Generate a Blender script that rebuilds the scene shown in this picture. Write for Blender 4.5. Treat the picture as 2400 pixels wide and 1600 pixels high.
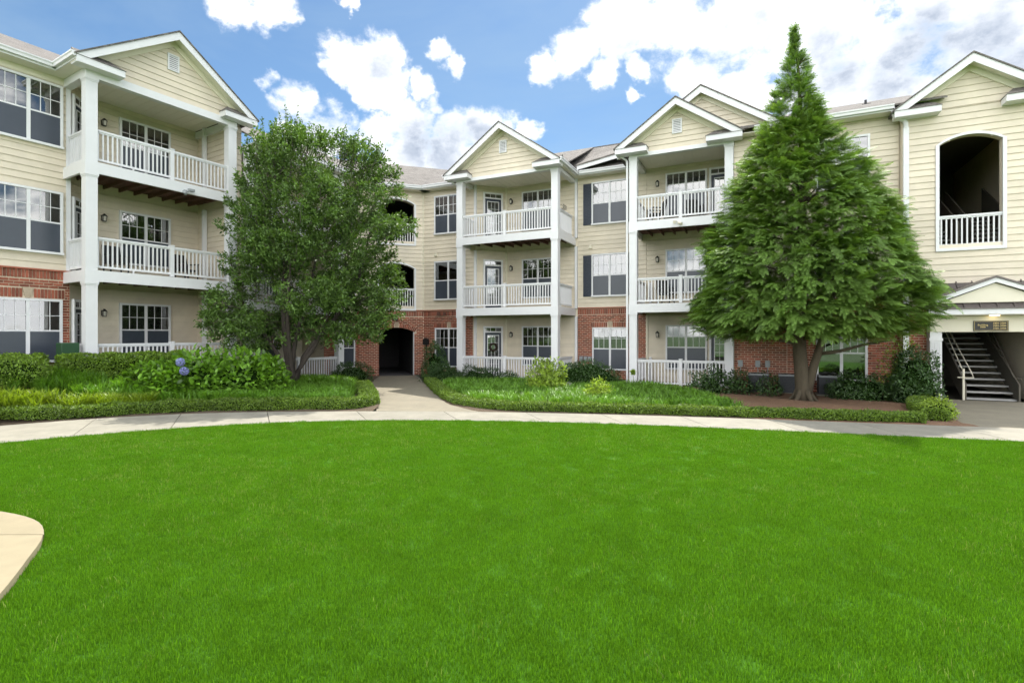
import bpy, math, random
import numpy as np
from mathutils import Matrix, Vector

for o in list(bpy.data.objects): bpy.data.objects.remove(o)
SC = bpy.context.scene
COL = SC.collection
R = math.radians
random.seed(7)
rng = np.random.default_rng(11)
WRNG = random.Random(4)

# ------------------------------------------------------------------ camera
EYE = 1.86
cam_d = bpy.data.cameras.new('camera'); cam = bpy.data.objects.new('camera', cam_d); COL.objects.link(cam)
cam.location = (0, 0, EYE); cam.rotation_euler = (R(90), 0, 0)
cam_d.sensor_width = 36.0; cam_d.lens = 36.0 * 1230 / 2400; cam_d.shift_y = -14 / 2400
cam_d.clip_start = 0.1; cam_d.clip_end = 3000
SC.camera = cam

# ------------------------------------------------------------------ exposure
SC.view_settings.view_transform = 'Standard'; SC.view_settings.look = 'None'
SC.view_settings.gamma = 1.0; SC.view_settings.exposure = 1.4
SC.view_settings.use_curve_mapping = False
SC.cycles.max_bounces = 7; SC.cycles.diffuse_bounces = 4; SC.cycles.glossy_bounces = 3; SC.cycles.transmission_bounces = 3; SC.cycles.transparent_max_bounces = 8
SC.cycles.caustics_reflective = False; SC.cycles.caustics_refractive = False; SC.cycles.use_adaptive_sampling = True; SC.cycles.adaptive_threshold = 0.02

# ------------------------------------------------------------------ sun
SUN_EL = 59.0
SUN_AZ = Vector((0.22, 0.975, 0)).normalized()          # horizontal direction towards the sun
sd = (SUN_AZ * math.cos(R(SUN_EL)) + Vector((0, 0, math.sin(R(SUN_EL))))).normalized()
sun_d = bpy.data.lights.new('sun', 'SUN'); sun_d.energy = 2.7; sun_d.angle = R(0.55); sun_d.color = (1.0, 0.95, 0.86)
sun = bpy.data.objects.new('sun', sun_d); COL.objects.link(sun)
sun.rotation_euler = (-sd).to_track_quat('-Z', 'Y').to_euler(); sun.location = (0, 0, 40)

# ------------------------------------------------------------------ sky with cumulus
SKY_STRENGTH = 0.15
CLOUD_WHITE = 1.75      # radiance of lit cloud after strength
W = bpy.data.worlds.new('World'); SC.world = W; W.use_nodes = True; W.cycles.sampling_method = 'MANUAL'; W.cycles.sample_map_resolution = 512
def build_world():
    nt = W.node_tree; N = nt.nodes; L = nt.links; N.clear()
    out = N.new('ShaderNodeOutputWorld'); bg = N.new('ShaderNodeBackground'); bg.inputs['Strength'].default_value = SKY_STRENGTH
    L.new(bg.outputs[0], out.inputs[0])
    sky = N.new('ShaderNodeTexSky'); sky.sky_type = 'NISHITA'; sky.sun_disc = False
    sky.sun_elevation = R(SUN_EL); sky.sun_rotation = math.atan2(SUN_AZ.x, SUN_AZ.y)
    sky.air_density = 1.0; sky.dust_density = 0.6; sky.ozone_density = 2.0; sky.altitude = 200
    tc = N.new('ShaderNodeTexCoord')
    def math_n(op, a, b=None, c=None, clamp=False):
        n = N.new('ShaderNodeMath'); n.operation = op; n.use_clamp = clamp
        for i, x in enumerate((a, b, c)):
            if x is None: continue
            if isinstance(x, (int, float)): n.inputs[i].default_value = x
            else: L.new(x, n.inputs[i])
        return n.outputs[0]
    def maprange(x, a, b, c=0.0, d=1.0, smooth=False):
        n = N.new('ShaderNodeMapRange'); n.interpolation_type = 'SMOOTHSTEP' if smooth else 'LINEAR'; n.clamp = True
        L.new(x, n.inputs[0])
        for i, t in enumerate((a, b, c, d)): n.inputs[i + 1].default_value = t
        return n.outputs[0]
    def noise(scale, detail, rough, off=(0, 0, 0), sc=(1, 1, 1), dist=0.0):
        m = N.new('ShaderNodeMapping'); m.inputs['Location'].default_value = off; m.inputs['Scale'].default_value = sc
        L.new(tc.outputs['Generated'], m.inputs[0])
        n = N.new('ShaderNodeTexNoise'); n.inputs['Scale'].default_value = scale; n.inputs['Detail'].default_value = detail
        n.inputs['Roughness'].default_value = rough; n.inputs['Distortion'].default_value = dist
        L.new(m.outputs[0], n.inputs['Vector']); return n.outputs[0]
    def direction(px, py):
        return Vector(((px - 1200) / 1230, 1.0, (786 - py) / 1230)).normalized()
    def blobs(lst):
        cur = None
        for px, py, r in lst:
            c = direction(px, py); a = r / 1230 / (1 + ((px - 1200) / 1230) ** 2 + ((786 - py) / 1230) ** 2) ** 0.75
            d = N.new('ShaderNodeVectorMath'); d.operation = 'DOT_PRODUCT'
            nn = norm; L.new(nn, d.inputs[0]); d.inputs[1].default_value = c
            v = maprange(d.outputs['Value'], math.cos(a * 1.08), 1.0)
            cur = v if cur is None else math_n('MAXIMUM', cur, v)
        return cur
    # domain warp gives the cumulus their ragged outline
    def warp(scale, amp, prev, off):
        n = N.new('ShaderNodeTexNoise'); n.inputs['Scale'].default_value = scale; n.inputs['Detail'].default_value = 5; n.inputs['Roughness'].default_value = 0.6
        mp = N.new('ShaderNodeMapping'); mp.inputs['Location'].default_value = off; L.new(tc.outputs['Generated'], mp.inputs[0]); L.new(mp.outputs[0], n.inputs['Vector'])
        a = N.new('ShaderNodeVectorMath'); a.operation = 'SUBTRACT'; L.new(n.outputs['Color'], a.inputs[0]); a.inputs[1].default_value = (0.5, 0.5, 0.5)
        b = N.new('ShaderNodeVectorMath'); b.operation = 'MULTIPLY_ADD'; L.new(a.outputs[0], b.inputs[0]); b.inputs[1].default_value = (amp, amp, amp); L.new(prev, b.inputs[2]); return b.outputs[0]
    wv = warp(6.0, 0.10, tc.outputs['Generated'], (2, 5, 1)); wv = warp(22.0, 0.045, wv, (7, 1, 3))
    nv = N.new('ShaderNodeVectorMath'); nv.operation = 'NORMALIZE'; L.new(wv, nv.inputs[0]); norm = nv.outputs[0]
    front = [(560, 5, 85), (640, 8, 80), (815, 125, 70), (890, 150, 90), (870, 190, 65), (980, 190, 45), (1005, 235, 40), (1035, 120, 38), (1065, 160, 36), (818, 12, 26),
             (655, 205, 36), (705, 250, 65), (770, 300, 85), (870, 325, 75), (965, 300, 90), (1060, 315, 90), (1150, 300, 80), (1225, 325, 40), (930, 385, 100), (1080, 390, 110),
             (1285, 160, 50), (1350, 125, 85), (1440, 80, 110), (1570, 60, 150), (1740, 60, 190), (1930, 60, 200), (2120, 60, 210), (2330, 50, 230),
             (1415, 185, 50), (1490, 165, 42), (1480, 232, 26), (1630, 180, 105), (1740, 250, 130), (1900, 230, 190), (2100, 220, 200), (2330, 200, 210), (2010, 330, 110)]
    b = blobs(front)
    fb = noise(9.0, 10, 0.62, (3.1, 0.4, 7.7), (1, 1, 1.35), 0.15)
    fbig = noise(1.7, 4, 0.5, (8.3, 2.2, 1.9), (1, 1, 2.0))
    # unseen cumulus goes on outside the view, cover thickened as facade fill
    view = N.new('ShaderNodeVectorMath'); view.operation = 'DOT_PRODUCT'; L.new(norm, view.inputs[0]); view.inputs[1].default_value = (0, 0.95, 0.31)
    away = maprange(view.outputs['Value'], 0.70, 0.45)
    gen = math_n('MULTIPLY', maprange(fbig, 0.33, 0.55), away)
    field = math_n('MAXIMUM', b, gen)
    dens = math_n('ADD', math_n('MULTIPLY', field, 0.95), math_n('MULTIPLY', math_n('SUBTRACT', fb, 0.5), 3.0))
    gate = maprange(field, 0.0, 0.10)
    mask = math_n('MULTIPLY', maprange(dens, 0.08, 0.82, smooth=True), gate)
    mask = math_n('POWER', mask, 1.9)
    core = maprange(dens, 0.30, 1.05)
    # shaded undersides
    sh = noise(5.0, 8, 0.58, (1.2, 5.5, 3.3), (1, 1, 1.6), 0.1)
    gp = blobs([(1720, 140, 130), (2260, 120, 220), (2060, 270, 190), (2340, 190, 210), (1900, 200, 140), (1600, 120, 90), (1450, 120, 80), (1000, 345, 130), (800, 320, 90), (2120, 200, 160), (890, 160, 60), (1100, 330, 90)])
    # relief: density a little further towards the sun is higher -> this bit lies in shade
    fo = noise(9.0, 6, 0.55, (3.1 + 0.22 * SUN_AZ.x, 0.4 + 0.22 * SUN_AZ.y, 7.7 + 0.38), (1, 1, 1.35), 0.15)
    fl = noise(9.0, 6, 0.55, (3.1, 0.4, 7.7), (1, 1, 1.35), 0.15)
    relief = maprange(math_n('SUBTRACT', fo, fl), -0.16, 0.22)
    k1 = math_n('MINIMUM', math_n('ADD', math_n('MULTIPLY', gp, 1.15), 0.30), 1.25)
    big = maprange(sh, 0.34, 0.66, smooth=True)
    shade = math_n('MULTIPLY', math_n('MULTIPLY', k1, math_n('ADD', math_n('MULTIPLY', big, 0.6), math_n('MULTIPLY', relief, 0.55))), maprange(dens, 0.35, 1.0))
    shade = math_n('MINIMUM', shade, 1.0)
    # front-lit clouds opposite the sun brightened as facade fill, backlit sunward ones dimmed
    sdot = N.new('ShaderNodeVectorMath'); sdot.operation = 'DOT_PRODUCT'; L.new(norm, sdot.inputs[0]); sdot.inputs[1].default_value = (SUN_AZ.x, SUN_AZ.y, 0)
    fill_gain = maprange(sdot.outputs['Value'], 0.75, -0.35, 0.36, 1.0, True)
    lum = math_n('MULTIPLY', math_n('MULTIPLY', math_n('POWER', 0.34, shade), CLOUD_WHITE / SKY_STRENGTH), fill_gain)
    ct = N.new('ShaderNodeMix'); ct.data_type = 'RGBA'; L.new(shade, ct.inputs['Factor']); ct.inputs['A'].default_value = (1.0, 0.985, 0.955, 1); ct.inputs['B'].default_value = (0.84, 0.98, 1.22, 1)
    cc = N.new('ShaderNodeVectorMath'); cc.operation = 'SCALE'; L.new(ct.outputs['Result'], cc.inputs[0]); L.new(lum, cc.inputs['Scale'])
    k = 1.0 / SKY_STRENGTH
    # thin high haze makes the blue paler
    hz = noise(2.1, 5, 0.6, (4.0, 9.0, 2.0), (1, 1, 3.0), 0.4)
    pale = N.new('ShaderNodeMix'); pale.data_type = 'RGBA'
    L.new(math_n('MULTIPLY', maprange(hz, 0.42, 0.75), 0.35), pale.inputs['Factor'])
    tint = N.new('ShaderNodeMix'); tint.data_type = 'RGBA'; tint.blend_type = 'MULTIPLY'; tint.inputs['Factor'].default_value = 1.0
    tint.inputs['B'].default_value = (0.28, 0.345, 0.365, 1)
    L.new(sky.outputs[0], tint.inputs['A'])
    L.new(tint.outputs['Result'], pale.inputs['A']); pale.inputs['B'].default_value = (0.20 * k, 0.27 * k, 0.33 * k, 1)
    fin = N.new('ShaderNodeMix'); fin.data_type = 'RGBA'
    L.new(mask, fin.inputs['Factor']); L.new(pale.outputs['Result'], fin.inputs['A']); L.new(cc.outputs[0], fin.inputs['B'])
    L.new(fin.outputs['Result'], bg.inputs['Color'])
build_world()

# ------------------------------------------------------------------ frames: u right along a wall, v into the building, z up
def frame(px, py, ang):
    a = R(ang); d = (math.sin(a), math.cos(a)); n = (-d[1], d[0])
    return Matrix(((d[0], n[0], 0, px), (d[1], n[1], 0, py), (0, 0, 1, 0), (0, 0, 0, 1)))
def sub(fr, u, v, rot=0.0, z=0.0): return fr @ Matrix.Translation((u, v, z)) @ Matrix.Rotation(R(rot), 4, 'Z')
FL = frame(-11.858, 14.60, 31.0)        # left wing
FM = frame(1.534, 20.96, 115.4)         # centre wing
FF = frame(-4.19, 24.95, 72.0)          # corner facet with the passage
ID = Matrix.Identity(4)
def tow(fr, u, v, z=0.0): return fr @ Vector((u, v, z))

# ------------------------------------------------------------------ materials
MATS = {}
def _p(m):
    nt = m.node_tree; return nt, nt.nodes, nt.links, nt.nodes['Principled BSDF']
def mat(name, col, rough=0.6, var=0.0, nscale=6.0, bump=0.0, bscale=60.0, objvar=0.0, spec=0.5, metal=0.0, stain=0.0, stretch=None, attr=0.0, detail=5.0, hue=0.0):
    m = bpy.data.materials.new(name); m.use_nodes = True; nt, N, L, P = _p(m)
    P.inputs['Roughness'].default_value = rough; P.inputs['Specular IOR Level'].default_value = spec; P.inputs['Metallic'].default_value = metal
    geo = N.new('ShaderNodeNewGeometry'); src = geo.outputs['Position']
    if stretch:
        mp = N.new('ShaderNodeMapping'); mp.inputs['Scale'].default_value = stretch; L.new(src, mp.inputs[0]); src = mp.outputs[0]
    val = None
    def addv(sock, amp):
        nonlocal val
        mr = N.new('ShaderNodeMapRange'); L.new(sock, mr.inputs[0]); mr.inputs[1].default_value = 0.0; mr.inputs[2].default_value = 1.0
        mr.inputs[3].default_value = 1 - amp; mr.inputs[4].default_value = 1 + amp
        if val is None: val = mr.outputs[0]
        else:
            q = N.new('ShaderNodeMath'); q.operation = 'MULTIPLY'; L.new(val, q.inputs[0]); L.new(mr.outputs[0], q.inputs[1]); val = q.outputs[0]
    def noise(scale, det=detail, rg=0.6):
        n = N.new('ShaderNodeTexNoise'); n.inputs['Scale'].default_value = scale; n.inputs['Detail'].default_value = det; n.inputs['Roughness'].default_value = rg
        L.new(src, n.inputs['Vector']); return n.outputs[0]
    if var: addv(noise(nscale), var * 2.0)
    if stain: addv(noise(nscale * 0.22, 3), stain * 2.0)
    if objvar:
        oi = N.new('ShaderNodeObjectInfo'); s = N.new('ShaderNodeMath'); s.operation = 'ADD'
        L.new(oi.outputs['Random'], s.inputs[0]); L.new(geo.outputs['Random Per Island'], s.inputs[1])
        fr = N.new('ShaderNodeMath'); fr.operation = 'FRACT'; L.new(s.outputs[0], fr.inputs[0]); addv(fr.outputs[0], objvar)
    if attr:
        at = N.new('ShaderNodeAttribute'); at.attribute_name = 'rnd'; addv(at.outputs['Fac'], attr)
    if val is None: P.inputs['Base Color'].default_value = (*col, 1)
    else:
        mx = N.new('ShaderNodeVectorMath'); mx.operation = 'SCALE'; mx.inputs[0].default_value = col; L.new(val, mx.inputs['Scale'])
        L.new(mx.outputs[0], P.inputs['Base Color'])
    if bump:
        b = N.new('ShaderNodeBump'); b.inputs['Strength'].default_value = bump; b.inputs['Distance'].default_value = 0.02
        L.new(noise(bscale), b.inputs['Height']); L.new(b.outputs[0], P.inputs['Normal'])
    MATS[name] = m; return m

SIDING = mat('siding_cream', (0.650, 0.578, 0.458), 0.55, 0.06, 3.0, 0.08, 40, objvar=0.045, stain=0.08)
WHITE = mat('white_vinyl', (0.70, 0.705, 0.72), 0.42, 0.03, 4.0, objvar=0.015)
TRIM = mat('cream_trim', (0.72, 0.68, 0.55), 0.5, 0.03, 4.0)
SOFFIT = mat('soffit', (0.76, 0.73, 0.64), 0.6, 0.03, 4.0)
BRICK = mat('red_brick', (0.262, 0.078, 0.045), 0.85, 0.16, 30.0, 0.5, 120, objvar=0.42)
MORTAR = mat('mortar', (0.62, 0.52, 0.40), 0.9, 0.12, 20.0, 0.4, 90)
STONE = mat('keystone', (0.42, 0.34, 0.25), 0.85, 0.1, 15.0, 0.3, 60)
NAVY = mat('navy_paint', (0.018, 0.026, 0.045), 0.4, 0.05, 8.0)
BLACK = mat('black_metal', (0.012, 0.012, 0.013), 0.45)
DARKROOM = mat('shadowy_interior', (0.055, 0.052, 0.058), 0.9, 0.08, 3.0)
HALL = mat('hall_paint', (0.095, 0.086, 0.068), 0.85, 0.06, 3.0)
JOIST = mat('brown_joist', (0.120, 0.056, 0.040), 0.8, 0.15, 10.0)
DECK = mat('deck_boards', (0.42, 0.38, 0.33), 0.8, 0.1, 8.0)
METALROOF = mat('bronze_metal_roof', (0.115, 0.098, 0.092), 0.38, 0.05, 3.0, metal=0.3)
GREYBOX = mat('grey_steel_box', (0.27, 0.29, 0.30), 0.5, 0.05, 8.0)
CONC = mat('concrete', (0.240, 0.226, 0.184), 0.85, 0.07, 9.0, 0.25, 160, objvar=0.07, stain=0.17)
CONCW = mat('warm_concrete', (0.265, 0.225, 0.142), 0.85, 0.08, 5.0, 0.2, 150, objvar=0.05, stain=0.10)
CONCD = mat('path_concrete', (0.200, 0.178, 0.130), 0.85, 0.08, 7.0, 0.25, 160, stain=0.14)
STEEL = mat('stair_steel', (0.33, 0.33, 0.32), 0.5, 0.05, 5.0)
BARK = mat('bark', (0.074, 0.060, 0.038), 0.9, 0.22, 14.0, 0.9, 35, stretch=(1, 1, 0.25))
BARKD = mat('dark_bark', (0.060, 0.048, 0.040), 0.9, 0.22, 14.0, 0.8, 40, stretch=(1, 1, 0.3))
MULCH = mat('pine_straw', (0.190, 0.108, 0.062), 0.95, 0.30, 30.0, 0.9, 90, stain=0.15)
SOIL = mat('bed_soil', (0.085, 0.060, 0.036), 0.95, 0.25, 25.0, 0.8, 80)
LAWN = mat('lawn_thatch', (0.050, 0.140, 0.010), 0.95, 0.20, 40.0, 0.6, 200, stain=0.05, spec=0.1)
FARGRASS = mat('far_ground', (0.06, 0.12, 0.03), 0.9, 0.2, 2.0)
GREENBOX = mat('green_enamel', (0.010, 0.055, 0.016), 0.55, 0.05, 10)
WREATH = mat('wreath_twigs', (0.035, 0.022, 0.014), 0.9, 0.3, 40, 0.8, 80)
GOLD = mat('gold_letter', (0.75, 0.58, 0.22), 0.4)
ROCKM = mat('rock', (0.32, 0.31, 0.28), 0.9, 0.15, 9, 0.6, 30)
AC = mat('condenser_metal', (0.022, 0.026, 0.032), 0.5, 0.1, 20)

def roof_mat():
    m = bpy.data.materials.new('asphalt_shingle'); m.use_nodes = True; nt, N, L, P = _p(m)
    P.inputs['Roughness'].default_value = 0.95
    tc = N.new('ShaderNodeTexCoord')
    br = N.new('ShaderNodeTexBrick'); br.inputs['Scale'].default_value = 1.0
    br.inputs['Brick Width'].default_value = 0.26; br.inputs['Row Height'].default_value = 0.125; br.inputs['Mortar Size'].default_value = 0.006
    br.inputs['Color1'].default_value = (0.180, 0.166, 0.152, 1); br.inputs['Color2'].default_value = (0.118, 0.109, 0.100, 1); br.inputs['Mortar'].default_value = (0.07, 0.056, 0.05, 1)
    br.offset = 0.37
    L.new(tc.outputs['UV'], br.inputs['Vector'])
    n = N.new('ShaderNodeTexNoise'); n.inputs['Scale'].default_value = 3.2; n.inputs['Detail'].default_value = 8; L.new(tc.outputs['UV'], n.inputs['Vector'])
    mr = N.new('ShaderNodeMapRange'); L.new(n.outputs[0], mr.inputs[0]); mr.inputs[3].default_value = 0.6; mr.inputs[4].default_value = 1.4
    sc = N.new('ShaderNodeVectorMath'); sc.operation = 'SCALE'; L.new(br.outputs['Color'], sc.inputs[0]); L.new(mr.outputs[0], sc.inputs['Scale'])
    L.new(sc.outputs[0], P.inputs['Base Color'])
    b = N.new('ShaderNodeBump'); b.inputs['Strength'].default_value = 0.7; b.inputs['Distance'].default_value = 0.015
    L.new(br.outputs['Fac'], b.inputs['Height']); b.invert = True; L.new(b.outputs[0], P.inputs['Normal'])
    return m
ROOF = roof_mat()

def glass_mat(name, tint=0.55, trans=0.75, wav=0.015):
    m = bpy.data.materials.new(name); m.use_nodes = True; nt = m.node_tree; N = nt.nodes; L = nt.links; N.clear()
    out = N.new('ShaderNodeOutputMaterial'); tr = N.new('ShaderNodeBsdfTransparent'); tr.inputs[0].default_value = (tint, tint * 1.03, tint * 1.02, 1)
    gl = N.new('ShaderNodeBsdfGlossy'); gl.inputs['Roughness'].default_value = 0.015
    fr = N.new('ShaderNodeFresnel'); fr.inputs['IOR'].default_value = 1.75
    mr = N.new('ShaderNodeMapRange'); L.new(fr.outputs[0], mr.inputs[0]); mr.inputs[3].default_value = 0.14; mr.inputs[4].default_value = 1.0
    geo = N.new('ShaderNodeNewGeometry'); n = N.new('ShaderNodeTexNoise'); n.inputs['Scale'].default_value = 2.2; L.new(geo.outputs['Position'], n.inputs['Vector'])
    b = N.new('ShaderNodeBump'); b.inputs['Strength'].default_value = wav; b.inputs['Distance'].default_value = 0.03; L.new(n.outputs[0], b.inputs['Height'])
    L.new(b.outputs[0], gl.inputs['Normal']); L.new(b.outputs[0], fr.inputs['Normal'])
    mx = N.new('ShaderNodeMixShader'); L.new(mr.outputs[0], mx.inputs[0]); L.new(tr.outputs[0], mx.inputs[1]); L.new(gl.outputs[0], mx.inputs[2]); L.new(mx.outputs[0], out.inputs[0])
    return m
GLASS = glass_mat('window_glass')
SCREEN = mat('insect_screen', (0.040, 0.050, 0.068), 0.32, 0.06, 5.0, spec=0.6)
BLIND = mat('window_blind', (0.50, 0.53, 0.50), 0.7, 0.08, 5.0)
BLINDS = [BLIND, mat('window_blind_grey', (0.34, 0.36, 0.33), 0.7, 0.10, 5.0), mat('window_blind_bright', (0.62, 0.62, 0.57), 0.7, 0.06, 5.0), mat('window_blind_warm', (0.50, 0.44, 0.36), 0.7, 0.08, 5.0)]  # blind colours, picked at random from window to window
CURTAIN = mat('dim_curtain', (0.12, 0.12, 0.12), 0.8, 0.15, 4.0)

def leaf_mat(name, col, var=0.45, trans=0.3, rough=0.45, spec=0.4, tip=None, patch=0.18):
    m = bpy.data.materials.new(name); m.use_nodes = True; nt, N, L, P = _p(m)
    P.inputs['Roughness'].default_value = rough; P.inputs['Specular IOR Level'].default_value = spec
    at = N.new('ShaderNodeAttribute'); at.attribute_name = 'rnd'
    geo = N.new('ShaderNodeNewGeometry')
    a = N.new('ShaderNodeMix'); a.data_type = 'RGBA'
    lo = tuple(c * (1 - var) for c in col); hi = tip if tip else (col[0] * (1 + var * 1.3), col[1] * (1 + var), col[2] * (1 + var * 0.6))
    a.inputs['A'].default_value = (*lo, 1); a.inputs['B'].default_value = (*hi, 1); L.new(at.outputs['Fac'], a.inputs['Factor'])
    n = N.new('ShaderNodeTexNoise'); n.inputs['Scale'].default_value = 1.6; n.inputs['Detail'].default_value = 3; L.new(geo.outputs['Position'], n.inputs['Vector'])
    mr = N.new('ShaderNodeMapRange'); L.new(n.outputs[0], mr.inputs[0]); mr.inputs[1].default_value = 0.3; mr.inputs[2].default_value = 0.7; mr.inputs[3].default_value = 1 - patch; mr.inputs[4].default_value = 1 + patch
    sc = N.new('ShaderNodeVectorMath'); sc.operation = 'SCALE'; L.new(a.outputs['Result'], sc.inputs[0]); L.new(mr.outputs[0], sc.inputs['Scale'])
    L.new(sc.outputs[0], P.inputs['Base Color'])
    if trans:
        tl = N.new('ShaderNodeBsdfTranslucent'); s2 = N.new('ShaderNodeVectorMath'); s2.operation = 'MULTIPLY'; L.new(sc.outputs[0], s2.inputs[0]); s2.inputs[1].default_value = (1.5, 1.5, 0.6)
        L.new(s2.outputs[0], tl.inputs[0]); mx = N.new('ShaderNodeMixShader'); mx.inputs[0].default_value = trans
        L.new(P.outputs[0], mx.inputs[1]); L.new(tl.outputs[0], mx.inputs[2]); L.new(mx.outputs[0], N['Material Output'].inputs[0])
    return m
GRASSM = leaf_mat('grass_blades', (0.088, 0.222, 0.012), 0.38, 0.35, 0.7, 0.06, patch=0.09)
DRYM = leaf_mat('dry_blades', (0.185, 0.270, 0.060), 0.35, 0.3, 0.7, 0.1, patch=0.05)
HOLLY = leaf_mat('holly_leaf', (0.078, 0.156, 0.036), 0.64, 0.24, 0.46, 0.45)
CONIF = leaf_mat('arborvitae_spray', (0.105, 0.205, 0.036), 0.60, 0.32, 0.5, 0.4, tip=(0.240, 0.400, 0.085))
BOX = leaf_mat('boxwood_leaf', (0.115, 0.205, 0.028), 0.55, 0.25, 0.4, 0.4)
HEDGE = leaf_mat('hedge_leaf', (0.140, 0.250, 0.030), 0.5, 0.25, 0.4, 0.4)
HYDR = leaf_mat('hydrangea_leaf', (0.125, 0.275, 0.030), 0.62, 0.32, 0.40, 0.5)
LIRI = leaf_mat('liriope_blade', (0.110, 0.250, 0.028), 0.50, 0.30, 0.42, 0.4)
LIRIY = leaf_mat('golden_liriope_blade', (0.185, 0.285, 0.026), 0.45, 0.30, 0.42, 0.4)
DARKSH = leaf_mat('dark_shrub_leaf', (0.042, 0.095, 0.028), 0.5, 0.2, 0.4, 0.45)
JUNI = leaf_mat('juniper_needles', (0.040, 0.085, 0.030), 0.45, 0.2, 0.6, 0.3)
BRIGHT = leaf_mat('chartreuse_leaf', (0.230, 0.350, 0.050), 0.4, 0.35, 0.4, 0.4)
BLOOM = leaf_mat('hydrangea_floret', (0.27, 0.30, 0.66), 0.25, 0.2, 0.6, 0.3)
CORE = mat('foliage_core', (0.012, 0.026, 0.006), 1.0, spec=0.0)  # near-black solid core, painted as the shade inside hedges and shrubs

def emit(name, col, s):
    m = bpy.data.materials.new(name); m.use_nodes = True; nt, N, L, P = _p(m)
    P.inputs['Emission Color'].default_value = (*col, 1); P.inputs['Emission Strength'].default_value = s; P.inputs['Base Color'].default_value = (*col, 1); return m
LAMPON = emit('lit_lamp', (1.0, 0.80, 0.45), 1.6)
LAMPOR = emit('amber_lamp', (1.0, 0.42, 0.05), 3.0)
LENS = mat('frosted_lens', (0.55, 0.52, 0.45), 0.3)

# ------------------------------------------------------------------ object helpers
WM = {}
def link(o, parent=None, world=ID):
    COL.objects.link(o)
    if parent is not None:
        o.parent = parent; o.matrix_local = WM[parent.name].inverted() @ world
    else: o.matrix_local = world
    WM[o.name] = world.copy(); return o
def tag(o, label=None, cat=None, group=None, kind=None):
    if label: o['label'] = label
    if cat: o['category'] = cat
    if group: o['group'] = group
    if kind: o['kind'] = kind
    return o
def root(name, label, cat, world=ID, group=None):
    e = bpy.data.objects.new(name, None); e.empty_display_size = 0.2; link(e, None, world); return tag(e, label, cat, group)
def place(me, name, parent, world, mt=None):
    return link(bpy.data.objects.new(name, me), parent, world)

class MB:
    def __init__(s): s.v = []; s.f = []; s.uv = None
    def add(s, vs, fs):
        b = len(s.v); s.v += [tuple(p) for p in vs]; s.f += [tuple(b + i for i in q) for q in fs]; return s
    def box(s, u0, u1, v0, v1, z0, z1):
        return s.add([(u0, v0, z0), (u1, v0, z0), (u1, v1, z0), (u0, v1, z0), (u0, v0, z1), (u1, v0, z1), (u1, v1, z1), (u0, v1, z1)],
                     [(0, 3, 2, 1), (4, 5, 6, 7), (0, 1, 5, 4), (1, 2, 6, 5), (2, 3, 7, 6), (3, 0, 4, 7)])
    def prism(s, poly, v0, v1):                 # poly in (u,z), counter-clockwise seen from the front
        n = len(poly); vs = [(p[0], v0, p[1]) for p in poly] + [(p[0], v1, p[1]) for p in poly]
        fs = [tuple(range(n)), tuple(range(2 * n - 1, n - 1, -1))] + [(i, i + n, (i + 1) % n + n, (i + 1) % n) for i in range(n)]
        return s.add(vs, fs)
    def slab(s, poly, z0, z1):                  # poly in (x,y) counter-clockwise
        n = len(poly); vs = [(p[0], p[1], z0) for p in poly] + [(p[0], p[1], z1) for p in poly]
        fs = [tuple(range(n - 1, -1, -1)), tuple(range(n, 2 * n))] + [(i, (i + 1) % n, (i + 1) % n + n, i + n) for i in range(n)]
        return s.add(vs, fs)
    def hexa(s, lo, hi):                        # two quads
        return s.add(lo + hi, [(0, 3, 2, 1), (4, 5, 6, 7), (0, 1, 5, 4), (1, 2, 6, 5), (2, 3, 7, 6), (3, 0, 4, 7)])
    def tube(s, path, rad, k=8, cap=True):
        path = [Vector(p) for p in path]; rad = rad if isinstance(rad, (list, tuple)) else [rad] * len(path); rings = []
        for i, p in enumerate(path):
            t = (path[min(i + 1, len(path) - 1)] - path[max(i - 1, 0)]).normalized()
            a = Vector((0, 0, 1)) if abs(t.z) < 0.9 else Vector((1, 0, 0)); x = t.cross(a).normalized(); y = t.cross(x)
            rings.append([p + (x * math.cos(2 * math.pi * j / k) + y * math.sin(2 * math.pi * j / k)) * rad[i] for j in range(k)])
        vs = [q for r in rings for q in r]
        fs = [(i * k + j, i * k + (j + 1) % k, (i + 1) * k + (j + 1) % k, (i + 1) * k + j) for i in range(len(path) - 1) for j in range(k)]
        if cap: fs += [tuple(range(k - 1, -1, -1)), tuple((len(path) - 1) * k + j for j in range(k))]
        return s.add(vs, fs)
    def mesh(s, name, m, smooth=False):
        me = bpy.data.meshes.new(name); me.from_pydata(s.v, [], s.f)
        if m: me.materials.append(m)
        if smooth: me.shade_smooth()
        me.update(); return me
    def build(s, name, m, parent=None, fr=ID, smooth=False, bev=0.0):
        o = bpy.data.objects.new(name, s.mesh(name, m, smooth)); link(o, parent, fr)
        if bev:
            b = o.modifiers.new('bevel', 'BEVEL'); b.width = bev; b.segments = 2; b.limit_method = 'ANGLE'
        return o
def box(name, m, parent, fr, u0, u1, v0, v1, z0, z1, bev=0.0): return MB().box(u0, u1, v0, v1, z0, z1).build(name, m, parent, fr, bev=bev)

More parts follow.
